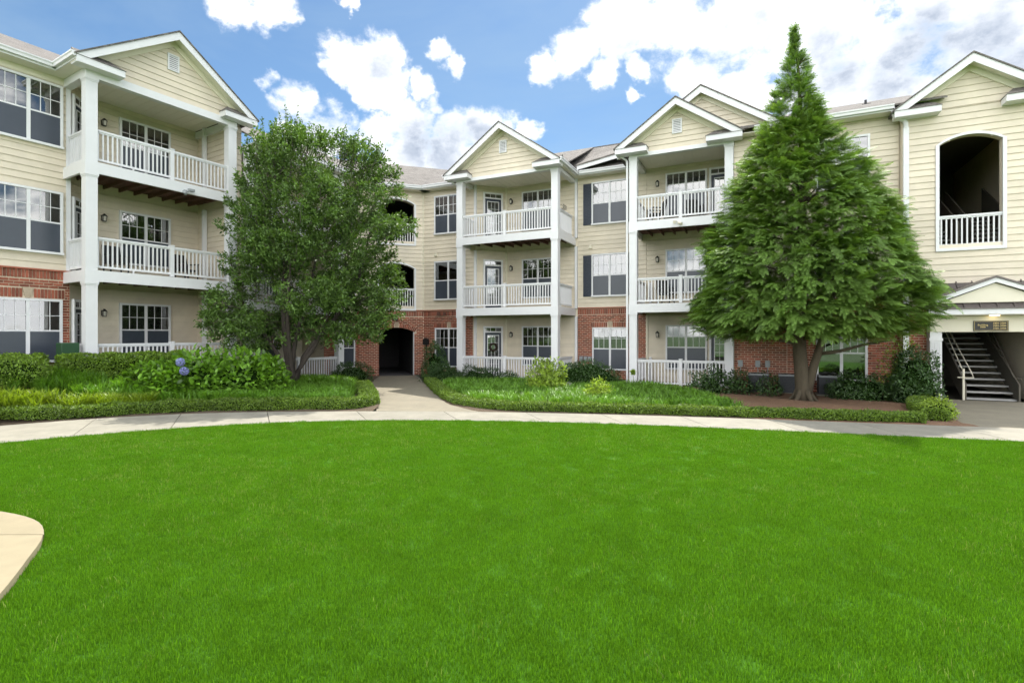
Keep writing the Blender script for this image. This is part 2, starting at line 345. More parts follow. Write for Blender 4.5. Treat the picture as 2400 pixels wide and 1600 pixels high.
def fast_mesh(name, V, F, m, rnd=None, smooth=False):
    V = np.asarray(V, dtype=np.float32); F = np.asarray(F, dtype=np.int32); n, k = F.shape
    me = bpy.data.meshes.new(name); me.vertices.add(len(V)); me.vertices.foreach_set('co', V.ravel())
    me.loops.add(n * k); me.loops.foreach_set('vertex_index', F.ravel())
    me.polygons.add(n); me.polygons.foreach_set('loop_start', np.arange(0, n * k, k, dtype=np.int32))
    me.polygons.foreach_set('loop_total', np.full(n, k, dtype=np.int32))
    if rnd is not None:
        at = me.attributes.new('rnd', 'FLOAT', 'POINT'); at.data.foreach_set('value', np.asarray(rnd, dtype=np.float32))
    me.materials.append(m); me.update(calc_edges=True); me.validate()
    if smooth: me.shade_smooth()
    return me

# ------------------------------------------------------------------ wall building blocks
_bcache = {}
def board_mesh(w, h, s0=0.0, s1=0.0):
    """lap board w wide, h high; s0/s1 shift of the upper corners (for gables)"""
    k = (round(w, 3), round(h, 3), round(s0, 3), round(s1, 3))
    if k not in _bcache:
        m = MB(); t0, t1 = -0.030, -0.008
        lo = [(0, t0, 0), (w, t0, 0), (w, 0, 0), (0, 0, 0)]; hi = [(s0, t1, h), (w - s1, t1, h), (w - s1, 0, h), (s0, 0, h)]
        m.hexa(lo, hi); _bcache[k] = m.mesh('siding_board', SIDING)
    return _bcache[k]
EXPO = 0.19
def siding(parent, fr, u0, u1, z0, z1, v, holes=(), gable=None, expo=EXPO):
    z = z0
    while z < z1 - 0.01:
        h = min(expo, z1 - z); a0, a1, b0, b1 = u0, u1, u0, u1
        if gable:
            apex_u, apex_z, slope = gable
            hw0 = (apex_z - z) / slope; hw1 = max(0.0, (apex_z - z - h) / slope)
            a0, a1 = max(u0, apex_u - hw0), min(u1, apex_u + hw0); b0, b1 = max(u0, apex_u - hw1), min(u1, apex_u + hw1)
        segs = [(a0, a1, b0 - a0, a1 - b1)]
        for (ha, hb, hz0, hz1, rise) in holes:
            zm = z + h * (0.18 if rise else 0.5)
            if zm <= hz0 or zm >= hz1: continue
            xa, xb = ha, hb
            if rise and zm > hz1 - rise:
                c = (ha + hb) / 2; w = (hb - ha) / 2; rad = (w * w + rise * rise) / (2 * rise); yy = zm - (hz1 - rad)
                hw = math.sqrt(max(0.0, rad * rad - yy * yy)); xa, xb = c - hw, c + hw
            ns = []
            for (p, q, s0, s1) in segs:
                if xb <= p or xa >= q: ns.append((p, q, s0, s1)); continue
                if xa - p > 0.02: ns.append((p, xa, s0, 0.0))
                if q - xb > 0.02: ns.append((xb, q, 0.0, s1))
            segs = ns
        for (p, q, s0, s1) in segs:
            if q - p > 0.03: place(board_mesh(q - p, h - 0.002, s0, s1), 'siding_board', parent, sub(fr, p, v, 0, z))
        z += expo
BW, BH, BG, BT = 0.197, 0.061, 0.017, 0.014
_bm = {}
def brick_mesh(w, h, d=BT):
    k = (round(w, 3), round(h, 3))
    if k not in _bm: _bm[k] = MB().box(0, k[0], -d, 0.0, 0, k[1]).mesh('brick', BRICK)
    return _bm[k]
BRK = {}
class Bricks:
    """collects bricks of a building; first `limit` become parts, the rest one joined part"""
    def __init__(s, parent, limit=290): s.parent = parent; s.items = []; s.limit = limit
    def put(s, fr, u, v, z, w, h, pri): s.items.append((pri, fr, u, v, z, w, h, 0.0))
    def rot(s, fr, u, v, z, w, h, ang, pri): s.items.append((pri, fr, u, v, z, w, h, ang))
    def courses(s, fr, u0, u1, z0, z1, v, holes=(), pri=1.0):
        z = z0; r = 0
        while z + BH <= z1 + 0.005:
            u = u0 - (0.1 if r % 2 else 0.0)
            while u < u1:
                a, b = max(u, u0), min(u + BW, u1); segs = [(a, b)]
                for (ha, hb, hz0, hz1, rise) in holes:
                    zm = z + BH / 2
                    if zm <= hz0 or zm >= hz1: continue
                    xa, xb = ha, hb
                    if rise and zm > hz1 - rise:
                        c = (ha + hb) / 2; w = (hb - ha) / 2; rad = (w * w + rise * rise) / (2 * rise); yy = zm - (hz1 - rad)
                        hw = math.sqrt(max(0, rad * rad - yy * yy)); xa, xb = c - hw, c + hw
                    ns = []
                    for (p, q) in segs:
                        if xb <= p or xa >= q: ns.append((p, q)); continue
                        if xa - p > 0.03: ns.append((p, xa))
                        if q - xb > 0.03: ns.append((xb, q))
                    segs = ns
                for (p, q) in segs:
                    if q - p > 0.03: s.put(fr, p, v, z, q - p, BH, pri)
                u += BW + BG
            z += BH + BG; r += 1
    def soldier(s, fr, u0, u1, z0, h, v, pri=1.0, skip=None):
        u = u0
        while u + BH <= u1 + 0.01:
            if not (skip and skip[0] < u + BH / 2 < skip[1]): s.put(fr, u, v - 0.006, z0, BH, h, pri)
            u += BH + BG
    def finish(s):
        s.items.sort(key=lambda t: -t[0]); m = MB()
        for i, (pri, fr, u, v, z, w, h, ang) in enumerate(s.items):
            M = sub(fr, u, v + random.uniform(-0.003, 0.003), 0, z) @ Matrix.Rotation(R(ang), 4, 'Y')
            if i < s.limit: place(brick_mesh(w, h), 'brick', s.parent, M)
            else:
                t = MB().box(0, w, -BT, 0, 0, h); m.add([M @ Vector(p) for p in t.v], t.f)
        if m.v: tag(m.build('brickwork', BRICK, s.parent, ID), kind='stuff')

def window(parent, fr, u0, u1, z0, z1, v, units=2, back=BLIND, grid=(3, 2), lower='screen', trim=0.065, meet=0.5):
    """double-hung windows side by side, white casing"""
    if back is BLIND: back = WRNG.choice(BLINDS)
    m = MB(); F0 = v - 0.085
    m.box(u0, u1, F0, v, z1 - trim, z1); m.box(u0, u0 + trim, F0, v, z0 + trim, z1 - trim); m.box(u1 - trim, u1, F0, v, z0 + trim, z1 - trim)
    m.box(u0 - 0.015, u1 + 0.015, F0 - 0.025, v, z0, z0 + trim)
    iw = (u1 - u0 - 2 * trim); mw = 0.085; cell = (iw - mw * (units - 1)) / units; zm = z0 + (z1 - z0) * meet
    for i in range(units - 1):
        a = u0 + trim + cell * (i + 1) + mw * i; m.box(a, a + mw, F0 + 0.012, v, z0 + trim, z1 - trim)
    for i in range(units):
        a = u0 + trim + i * (cell + mw); m.box(a, a + cell, F0 + 0.030, v - 0.030, zm - 0.022, zm + 0.022)
    w = m.build('window', WHITE, parent, fr)
    for i in range(units):
        a = u0 + trim + i * (cell + mw); b = a + cell
        box('pane', GLASS, w, fr, a, b, v - 0.046, v - 0.042, zm + 0.022, z1 - trim)
        box('blind', back, w, fr, a, b, v - 0.036, v - 0.032, zm + 0.022, z1 - trim)
        g = MB(); zz0, zz1 = zm + 0.022, z1 - trim
        for k in range(1, grid[0]): x = a + cell * k / grid[0]; g.box(x - 0.009, x + 0.009, v - 0.058, v - 0.0465, zz0, zz1)
        for k in range(1, grid[1]): zz = zz0 + (zz1 - zz0) * k / grid[1]; g.box(a, b, v - 0.059, v - 0.047, zz - 0.009, zz + 0.009)
        if grid[0] > 1: g.build('muntin_grille', WHITE, w, fr)
        box('insect_screen' if lower == 'screen' else 'pane', SCREEN if lower == 'screen' else GLASS, w, fr, a, b, v - 0.053, v - 0.049, z0 + trim, zm - 0.022)
        if lower != 'screen': box('blind', CURTAIN, w, fr, a, b, v - 0.036, v - 0.032, z0 + trim, zm - 0.022)
    return w
def door(parent, fr, u0, u1, z0, v, h=2.28):
    z1 = z0 + h; m = MB(); t = 0.075; F0 = v - 0.075; zt = z0 + 2.02
    m.box(u0, u1, F0, v, z1 - t, z1); m.box(u0, u0 + t, F0, v, z0, z1 - t); m.box(u1 - t, u1, F0, v, z0, z1 - t); m.box(u0 + t, u1 - t, F0 + 0.01, v, zt - 0.03, zt + 0.03)
    w = m.build('door_casing', WHITE, parent, fr); a, b = u0 + t, u1 - t
    box('transom_pane', GLASS, w, fr, a, b, v - 0.046, v - 0.042, zt + 0.03, z1 - t); box('blind', CURTAIN, w, fr, a, b, v - 0.036, v - 0.032, zt + 0.03, z1 - t)
    g = MB()
    for k in (1, 2): x = a + (b - a) * k / 3; g.box(x - 0.009, x + 0.009, v - 0.058, v - 0.0465, zt + 0.03, z1 - t)
    g.build('transom_bars', WHITE, w, fr)
    d = box('door', NAVY, parent, fr, a + 0.004, b - 0.004, v - 0.040, v - 0.002, z0, zt - 0.03)
    la, lb, lz0, lz1 = a + 0.13, b - 0.13, z0 + 0.25, zt - 0.17
    g = MB(); g.box(la - 0.03, lb + 0.03, v - 0.052, v - 0.0405, lz1, lz1 + 0.03); g.box(la - 0.03, lb + 0.03, v - 0.052, v - 0.0405, lz0 - 0.03, lz0)
    g.box(la - 0.03, la, v - 0.052, v - 0.0405, lz0, lz1); g.box(lb, lb + 0.03, v - 0.052, v - 0.0405, lz0, lz1)
    for k in (1, 2): x = la + (lb - la) * k / 3; g.box(x - 0.008, x + 0.008, v - 0.050, v - 0.0465, lz0, lz1)
    for k in range(1, 5): zz = lz0 + (lz1 - lz0) * k / 5; g.box(la, lb, v - 0.0505, v - 0.0468, zz - 0.008, zz + 0.008)
    g.build('lite_frame', WHITE, d, fr)
    box('pane', GLASS, d, fr, la, lb, v - 0.046, v - 0.0425, lz0, lz1); box('blind', BLIND, d, fr, la, lb, v - 0.0418, v - 0.0405, lz0, lz1)
    MB().tube([(b - 0.06, v - 0.04, z0 + 0.98), (b - 0.06, v - 0.09, z0 + 0.98)], [0.012, 0.028], 8).build('handle', STEEL, d, fr)
def lantern(parent, fr, u, v, z):
    m = MB(); m.box(u - 0.05, u + 0.05, v - 0.045, v - 0.03, z - 0.09, z + 0.09)
    m.tube([(u, v - 0.04, z + 0.05), (u, v - 0.09, z + 0.13), (u, v - 0.14, z + 0.10)], 0.012, 6)
    m.tube([(u, v - 0.14, z + 0.13), (u, v - 0.14, z + 0.05)], [0.02, 0.085], 8); m.tube([(u, v - 0.14, z - 0.12), (u, v - 0.14, z - 0.10)], 0.055, 8)
    for k in range(4):
        a = math.pi / 4 + k * math.pi / 2; c, s = math.cos(a), math.sin(a)
        m.tube([(u + c * 0.052, v - 0.14 + s * 0.052, z - 0.11), (u + c * 0.07, v - 0.14 + s * 0.07, z + 0.055)], 0.007, 4)
    o = m.build('wall_lantern', BLACK, parent, fr)
    MB().tube([(u, v - 0.14, z - 0.10), (u, v - 0.14, z + 0.05)], [0.042, 0.056], 8).build('glass', LENS, o, fr)
_bal = {}
def baluster_mesh(h):
    k = round(h, 3)
    if k not in _bal: _bal[k] = MB().box(-0.018, 0.018, -0.018, 0.018, 0, h).mesh('baluster', WHITE)
    return _bal[k]
def railing(parent, fr, a, b, deck, along='u', fixed=0.0, mid=None, top=0.965, low=0.085):
    """rail from a to b along u (at v=fixed) or along v (at u=fixed)"""
    fr2 = sub(fr, a, fixed) if along == 'u' else sub(fr, fixed, a, 90)
    n = abs(b - a); m = MB(); zt = deck + top; zb = deck + low
    m.box(0, n, -0.045, 0.045, zt - 0.055, zt); m.box(0, n, -0.025, 0.025, zt - 0.095, zt - 0.055); m.box(0, n, -0.024, 0.024, zb, zb + 0.06)
    m.box(n * 0.25 - 0.02, n * 0.25 + 0.02, -0.02, 0.02, deck, zb)
    r = m.build('balcony_railing', WHITE, parent, fr2)
    posts = []
    if mid is not None:
        x = mid - a; p = MB(); p.box(x - 0.055, x + 0.055, -0.055, 0.055, deck + 0.02, zt + 0.02); p.box(x - 0.066, x + 0.066, -0.066, 0.066, zt + 0.02, zt + 0.05)
        p.build('rail_post', WHITE, r, fr2); posts = [x]
    k = max(1, int(round(n / 0.118))); st = n / k
    for i in range(k):
        x = st * (i + 0.5)
        if any(abs(x - q) < 0.085 for q in posts): continue
        place(baluster_mesh(zt - 0.095 - zb - 0.06), 'baluster', r, fr2 @ Matrix.Translation((x, 0, zb + 0.06)))
def column(parent, fr, u, v, z0, z1, w=0.28, cap=True):
    m = MB(); m.box(u, u + w, v, v + w, z0, z1 - (0.07 if cap else 0))
    if cap: m.box(u - 0.025, u + w + 0.025, v - 0.025, v + w + 0.025, z1 - 0.07, z1 - 0.001); m.box(u - 0.012, u + w + 0.012, v - 0.012, v + w + 0.012, z1 - 0.11, z1 - 0.07)
    m.build('column', WHITE, parent, fr)
def uvmesh(o, quads_uv):
    uvl = o.data.uv_layers.new(name='UVMap')
    for poly in o.data.polygons:
        pts = [o.data.vertices[i].co for i in poly.vertices]; n = poly.normal
        d = Vector((n.x, n.y, 0)); 
        ax = Vector((-n.y, n.x, 0)); ax = ax.normalized() if ax.length > 1e-4 else Vector((1, 0, 0)); ay = n.cross(ax)
        for li, p in zip(poly.loop_indices, pts): uvl.data[li].uv = (p.dot(ax), p.dot(ay))
def roofslab(name, parent, fr, quad, t=0.05, m=None):
    """quad: four corners of the upper surface, counter-clockwise from above; thickness t downwards"""
    q = MB(); lo = [(p[0], p[1], p[2] - t) for p in quad]; q.hexa(lo, list(quad)); o = q.build(name, m or ROOF, parent, fr); uvmesh(o, None); return o

def gable(parent, fr, uc, half, zt, zapex, vf, vw, vback, vent=True, ret=1.15, gut=None, wall_z0=None, frieze=True, retain=(True, True), rake_h=0.24):
    """front gable: roof slabs, rake boards, soffit, siding, vent, eave returns. zt = top of roof at the tips"""
    s = (zapex - zt) / half; th = 0.045
    for sg in (-1, 1):
        tip = (uc + sg * half, zt); ap = (uc, zapex)
        q = [(ap[0], vf - 0.03, ap[1]), (ap[0], vback, ap[1]), (tip[0] + sg * 0.05, vback, tip[1] - s * 0.05), (tip[0] + sg * 0.05, vf - 0.03, tip[1] - s * 0.05)]
        if sg > 0: q = q[::-1]
        roofslab('roof', parent, fr, q, th)
        # rake board
        m = MB(); a, b = ap[1] - th - 0.002, tip[1] - th - 0.002
        poly = [(tip[0], b - rake_h * 0.95), (ap[0], a - rake_h), (ap[0], a), (tip[0], b)]
        if sg > 0: poly = poly[::-1]
        m.prism(poly, vf, vf + 0.035); m.build('rake_board', WHITE, parent, fr)
        # sloping soffit
        m = MB(); c = rake_h * 0.62
        lo = [(tip[0], vf + 0.036, b - c - 0.02), (ap[0], vf + 0.036, a - c - 0.02), (ap[0], vw, a - c - 0.02), (tip[0], vw, b - c - 0.02)]
        hi = [(x, y, z + 0.02) for x, y, z in lo]
        m.hexa(lo, hi); m.build('soffit', SOFFIT, parent, fr)
        if frieze:
            m = MB(); f = 0.19; a2, b2 = a - c - 0.022, b - c - 0.022; k = 0.62
            x0 = tip[0] - sg * k; z0 = b2 + k * s
            poly = [(x0, z0 - f), (ap[0], a2 - f), (ap[0], a2), (x0, z0)]
            if sg > 0: poly = poly[::-1]
            m.prism(poly, vw - 0.055, vw); m.build('frieze_board', TRIM, parent, fr)
        if retain[0 if sg < 0 else 1]:
            x0, x1 = sorted((tip[0] - sg * 0.01, tip[0] - sg * ret)); zb = zt - 0.25; ztp = zt - 0.07
            m = MB(); m.box(x0, x1, vf + 0.003, vw - 0.01, zb, ztp); o = m.build('eave_return', WHITE, parent, fr)
            # little hipped shingle cap
            i0, i1 = (x0, x1) if sg > 0 else (x0, x1)
            inner = x0 if sg > 0 else x1
            q = MB(); e = 0.02
            base = [(x0 - e, vf - e, ztp + 0.001), (x1 + e, vf - e, ztp + 0.001), (x1 + e, vw, ztp + 0.001), (x0 - e, vw, ztp + 0.001)]
            rz = ztp + 0.30; rx = (0.28 if sg > 0 else 0.0), (0.0 if sg > 0 else 0.28)
            top = [(x0 + rx[0], vw - 0.01, rz), (x1 - rx[1], vw - 0.01, rz)]
            q.add(base + top, [(0, 1, 5, 4), (1, 2, 5), (3, 0, 4), (0, 3, 2, 1), (2, 3, 4, 5)]); oo = q.build('return_cap', ROOF, o, fr); uvmesh(oo, None)
    z0 = wall_z0 if wall_z0 is not None else zt - 0.2
    zin = zapex - th - rake_h * 0.62 - 0.03
    half_w = (zin - z0) / s
    hw = min(half - 0.3, half_w)
    MB().prism([(uc - half_w, z0), (uc + half_w, z0), (uc, zin)] if hw == half_w else [(uc - hw, z0), (uc + hw, z0), (uc + hw, zin - hw * s), (uc, zin), (uc - hw, zin - hw * s)], vw, vw + 0.08).build('gable_wall', SIDING, parent, fr)
    siding(parent, fr, uc - hw, uc + hw, z0, zin - 0.02, vw, gable=(uc, zin, s))
    if vent:
        zc = zapex - 0.92; m = MB(); m.box(uc - 0.17, uc + 0.17, vw - 0.06, vw, zc - 0.26, zc - 0.215); m.box(uc - 0.17, uc + 0.17, vw - 0.06, vw, zc + 0.215, zc + 0.26)
        m.box(uc - 0.17, uc - 0.125, vw - 0.06, vw, zc - 0.215, zc + 0.215); m.box(uc + 0.125, uc + 0.17, vw - 0.06, vw, zc - 0.215, zc + 0.215)
        o = m.build('gable_vent', WHITE, parent, fr); box('backing', CURTAIN, o, fr, uc - 0.125, uc + 0.125, vw - 0.034, vw - 0.031, zc - 0.215, zc + 0.215)
        for k in range(7):
            zz = zc - 0.20 + k * 0.06; q = MB(); q.hexa([(uc - 0.125, vw - 0.058, zz), (uc + 0.125, vw - 0.058, zz), (uc + 0.125, vw - 0.05, zz), (uc - 0.125, vw - 0.05, zz)],
                                                       [(uc - 0.125, vw - 0.042, zz + 0.045), (uc + 0.125, vw - 0.042, zz + 0.045), (uc + 0.125, vw - 0.035, zz + 0.045), (uc - 0.125, vw - 0.035, zz + 0.045)])
            q.build('louvre', WHITE, o, fr)
    return s
def gutter(parent, fr, p0, p1, w=0.11, h=0.13):
    """K-style gutter from p0 to p1 (top outer edge of the eave), profile hangs outwards to the right of travel"""
    a, b = Vector(p0), Vector(p1); d = (b - a).normalized(); o = Vector((d.y, -d.x, 0)).normalized()
    prof = [(0, 0), (w, 0), (w, -0.035), (w * 0.8, -0.06), (w * 0.72, -h), (0, -h)]; m = MB()
    vs = [a + o * x + Vector((0, 0, z)) for x, z in prof] + [b + o * x + Vector((0, 0, z)) for x, z in prof]; n = len(prof)
    m.add(vs, [tuple(range(n)), tuple(range(2 * n - 1, n - 1, -1))] + [(i, i + n, (i + 1) % n + n, (i + 1) % n) for i in range(n)])
    m.build('gutter', WHITE, parent, fr)
def deckset(parent, fr, u0, u1, vb, decks, base):
    """deck slabs with white fascia band; ground slab concrete"""
    box('porch_slab', CONC, parent, fr, u0 - 0.05, u1 + 0.05, -0.05, vb, base, decks[0])
    for dz in decks[1:]:
        m = MB(); m.box(u0 - 0.02, u1 + 0.02, -0.02, 0.05, dz - 0.32, dz); m.box(u0 - 0.02, u0 + 0.05, 0.05, vb, dz - 0.32, dz); m.box(u1 - 0.05, u1 + 0.02, 0.05, vb, dz - 0.32, dz)
        d = m.build('deck_fascia', WHITE, parent, fr)
        box('deck_floor', DECK, d, fr, u0 + 0.05, u1 - 0.05, 0.05, vb, dz - 0.03, dz - 0.005); box('subfloor', JOIST, d, fr, u0 + 0.05, u1 - 0.05, 0.05, vb, dz - 0.07, dz - 0.032)
        n = int((u1 - u0) / 0.42)
        for i in range(1, n):
            u = u0 + (u1 - u0) * i / n; box('joist', JOIST, d, fr, u - 0.02, u + 0.02, 0.051, vb, dz - 0.19, dz - 0.071)
def porch_top(parent, fr, u0, u1, vb, z0, z1, zc):
    m = MB(); m.box(u0 - 0.01, u1 + 0.01, -0.01, 0.20, z0, z1); o = m.build('porch_beam', WHITE, parent, fr)
    box('porch_beam', WHITE, parent, fr, u0 - 0.01, u0 + 0.19, 0.2, vb, z0, z1); box('porch_beam', WHITE, parent, fr, u1 - 0.19, u1 + 0.01, 0.2, vb, z0, z1)
    c = box('porch_ceiling', SOFFIT, parent, fr, u0 + 0.19, u1 - 0.19, 0.2, vb, zc, zc + 0.03)
    n = int((u1 - u0 - 0.4) / 0.3)
    for i in range(1, n):
        u = u0 + 0.2 + (u1 - u0 - 0.4) * i / n; box('ceiling_batten', SOFFIT, c, fr, u - 0.012, u + 0.012, 0.2, vb, zc - 0.008, zc - 0.001)

def core(parent, fr, u0, u1, v0, v1, z0, z1, m=None, name='wall'): return box(name, m or SIDING, parent, fr, u0, u1, v0, v1, z0, z1)

# =================================================================== GROUND
gm = MB(); gm.add([(-600, -600, -0.30), (600, -600, -0.30), (600, 900, -0.30), (-600, 900, -0.30)], [(0, 1, 2, 3)])
tag(gm.build('ground', FARGRASS), kind='structure')
LAWN_EDGE = [(-16.5, 3.2), (-13.2, 5.6), (-10.6, 7.75), (-8.89, 9.11), (-7.8, 9.95), (-6.14, 10.92), (-4.09, 11.50), (-1.7, 11.60), (0.69, 11.36), (2.93, 10.92), (4.54, 10.48), (6.74, 9.86), (9.04, 9.24), (11.5, 8.5), (15.0, 7.2), (20.0, 4.6)]
WALK_OUT = [(-18.0, 4.6), (-14.8, 7.2), (-12.2, 9.45), (-10.53, 10.85), (-9.35, 11.85), (-7.21, 12.72), (-3.5, 12.95), (-1.13, 12.86), (0.77, 12.64), (3.29, 12.22), (5.13, 11.80), (7.59, 11.16), (9.6, 10.70), (12.0, 10.0), (15.8, 8.6), (21.0, 6.0)]
def resample(pts, n):
    P = np.array(pts, float); d = np.r_[0, np.cumsum(np.hypot(*np.diff(P, axis=0).T))]; t = np.linspace(0, d[-1], n)
    # catmull-like smoothing through dense linear + box filter
    x = np.interp(t, d, P[:, 0]); y = np.interp(t, d, P[:, 1]); k = np.ones(7) / 7
    xs = np.convolve(np.pad(x, 3, mode='edge'), k, 'valid'); ys = np.convolve(np.pad(y, 3, mode='edge'), k, 'valid')
    xs[:3] = x[:3]; ys[:3] = y[:3]; xs[-3:] = x[-3:]; ys[-3:] = y[-3:]
    return np.c_[xs, ys]
LE = resample(LAWN_EDGE, 120); WO = resample(WALK_OUT, 120)
SLAB_EDGE = [(-9.0, 5.9), (-6.6, 5.70), (-5.28, 5.43), (-4.86, 5.26), (-4.48, 5.07), (-4.28, 4.89), (-4.19, 4.70), (-4.05, 4.45), (-3.87, 4.15), (-3.58, 3.71), (-3.25, 3.0), (-2.9, 2.0), (-2.6, 0.6)]
SE = resample(SLAB_EDGE, 60)
def in_slab(x, y):
    # left/below of slab edge
    yy = np.interp(x, SE[:, 0], SE[:, 1]); return (x < SE[-1, 0]) & (y < yy)
# lawn base sheet
def lawn_grid():
    xs = np.arange(-15, 17.01, 0.5); ys = np.arange(-6, 13.01, 0.5); V = []; idx = {}; F = []
    # strip based: for each x column from y=-6 to edge
    n = 100; X = np.linspace(-16.5, 20.0, n); Y1 = np.interp(X, LE[:, 0], LE[:, 1]); ny = 60
    V = [(X[i], -6 + (Y1[i] + 6) * j / ny, -0.01) for i in range(n) for j in range(ny + 1)]
    F = [(i * (ny + 1) + j, (i + 1) * (ny + 1) + j, (i + 1) * (ny + 1) + j + 1, i * (ny + 1) + j + 1) for i in range(n - 1) for j in range(ny)]
    return V, F
LV, LF = lawn_grid()
tag(MB().add(LV, LF).build('lawn', LAWN), kind='structure')

def grass_tuft(name, n, rad, hmin, hmax, wid, m, lean=0.5, seed=1):
    r = np.random.default_rng(seed); V = []; F = []; rn = []
    for i in range(n):
        a = r.uniform(0, 2 * math.pi); d = rad * math.sqrt(r.uniform()); x, y = d * math.cos(a), d * math.sin(a); h = r.uniform(hmin, hmax)
        b = r.uniform(0, 2 * math.pi); l = r.uniform(0.1, lean) * h; w = wid * r.uniform(0.7, 1.3); c, s = math.cos(b + 1.57) * w, math.sin(b + 1.57) * w
        k = len(V); V += [(x - c, y - s, -0.012), (x + c, y + s, -0.012), (x + l * 0.35 * math.cos(b) + c * .7, y + l * 0.35 * math.sin(b) + s * .7, h * 0.6), (x + l * 0.35 * math.cos(b) - c * .7, y + l * 0.35 * math.sin(b) - s * .7, h * 0.6), (x + l * math.cos(b), y + l * math.sin(b), h)]
        F += [(k, k + 1, k + 2), (k, k + 2, k + 3), (k + 3, k + 2, k + 4)]; q = r.uniform(); rn += [q] * 5
    return fast_mesh(name, V, F, m, rn)
def scatter(name, base_me, tuft_me, density_attr, seed, smin, smax, kindlabel, label, cat):
    tuft = bpy.data.objects.new('grass_tuft', tuft_me)            # template, only referenced by the scatter
    o = bpy.data.objects.new(name, base_me); link(o, None, ID); tag(o, label, cat, kind='stuff')
    ng = bpy.data.node_groups.new(name + '_scatter', 'GeometryNodeTree'); ng.interface.new_socket('Geometry', in_out='INPUT', socket_type='NodeSocketGeometry'); ng.interface.new_socket('Geometry', in_out='OUTPUT', socket_type='NodeSocketGeometry')
    N, L = ng.nodes, ng.links; gi = N.new('NodeGroupInput'); go = N.new('NodeGroupOutput')
    ds = N.new('GeometryNodeDistributePointsOnFaces'); ds.distribute_method = 'RANDOM'; ds.inputs['Seed'].default_value = seed
    at = N.new('GeometryNodeInputNamedAttribute'); at.data_type = 'FLOAT'; at.inputs['Name'].default_value = density_attr
    L.new(at.outputs['Attribute'], ds.inputs['Density']); L.new(gi.outputs[0], ds.inputs['Mesh'])
    oi = N.new('GeometryNodeObjectInfo'); oi.inputs['Object'].default_value = tuft; oi.inputs['As Instance'].default_value = True
    ip = N.new('GeometryNodeInstanceOnPoints'); L.new(ds.outputs['Points'], ip.inputs['Points']); L.new(oi.outputs['Geometry'], ip.inputs['Instance'])
    rv = N.new('FunctionNodeRandomValue'); rv.data_type = 'FLOAT_VECTOR'; rv.inputs[0].default_value = (-0.12, -0.12, 0); rv.inputs[1].default_value = (0.12, 0.12, 6.28); rv.inputs['Seed'].default_value = seed + 1
    L.new(rv.outputs[0], ip.inputs['Rotation'])
    rs = N.new('FunctionNodeRandomValue'); rs.data_type = 'FLOAT'; rs.inputs[2].default_value = smin; rs.inputs[3].default_value = smax; rs.inputs['Seed'].default_value = seed + 2
    L.new(rs.outputs[1], ip.inputs['Scale']); L.new(ip.outputs[0], go.inputs[0])
    md = o.modifiers.new('scatter', 'NODES'); md.node_group = ng; return o
def lawn_grass():
    V = np.array(LV); me = MB().add(LV, LF).mesh('lawn_grass', GRASSM)
    d = np.clip(V[:, 1], 2.2, 12); den = np.where(V[:, 1] < 1.2, 0.0, np.interp(d, [2.5, 5, 8, 12], [330, 260, 170, 130]))
    den[np.abs(V[:, 0]) > 1.15 * np.maximum(V[:, 1], 0) + 1.5] = 0
    den[in_slab(V[:, 0] - 0.25, V[:, 1] - 0.0) & in_slab(V[:, 0], V[:, 1] + 0.25)] = 0
    a = me.attributes.new('density', 'FLOAT', 'POINT'); a.data.foreach_set('value', den.astype(np.float32))
    t = grass_tuft('grass_tuft', 96, 0.12, 0.012, 0.031, 0.0019, GRASSM, 0.6, 3)
    scatter('lawn_grass', me, t, 'density', 4, 0.7, 1.25, None, 'short bright green mown grass covering the round lawn', 'grass')
lawn_grass()
def dry_blades():
    V = np.array(LV); me = MB().add(LV, LF).mesh('dry_grass', DRYM); r = np.random.default_rng(77)
    cx, cy = r.uniform(-9, 9, 46), r.uniform(2.5, 11, 46); rad = r.uniform(0.35, 1.3, 46); d = np.zeros(len(V))
    for a, b, c in zip(cx, cy, rad): d += np.exp(-((V[:, 0] - a) ** 2 + ((V[:, 1] - b) * 1.4) ** 2) / c ** 2)
    den = np.where(V[:, 1] < 1.6, 0, 5 + 42 * np.clip(d, 0, 1.2)); den[np.abs(V[:, 0]) > 1.15 * np.maximum(V[:, 1], 0) + 1.5] = 0
    den[in_slab(V[:, 0] - 0.25, V[:, 1]) & in_slab(V[:, 0], V[:, 1] + 0.25)] = 0
    a = me.attributes.new('density', 'FLOAT', 'POINT'); a.data.foreach_set('value', den.astype(np.float32))
    scatter('dry_grass', me, grass_tuft('dry_tuft', 16, 0.14, 0.030, 0.050, 0.0020, DRYM, 1.3, 8), 'density', 9, 0.6, 1.15, None, 'sparse pale dry blades among the lawn grass', 'grass')
dry_blades()

# sidewalk as separate slabs with joints
walk = bpy.data.objects.new('sidewalk', None); link(walk); tag(walk, kind='structure')
def slab_run(parent, A, Bp, cuts, z0, z1, m, gap=0.0045, name='concrete_slab'):
    n = len(A)
    for c0, c1 in zip(cuts[:-1], cuts[1:]):
        t = np.linspace(c0 + gap / 25, c1 - gap / 25, max(3, int((c1 - c0) * n) + 2)); ii = np.linspace(0, 1, n)
        a = np.c_[np.interp(t, ii, A[:, 0]), np.interp(t, ii, A[:, 1])]; b = np.c_[np.interp(t, ii, Bp[:, 0]), np.interp(t, ii, Bp[:, 1])]
        MB().slab([tuple(p) for p in a] + [tuple(p) for p in b[::-1]], z0, z1).build(name, m, parent, ID)
slab_run(walk, LE, WO, [0, .06, .12, .175, .225, .262, .300, .345, .395, .445, .492, .534, .576, .618, .66, .70, .745, .80, .87, 1.0], -0.14, 0.0, CONC)
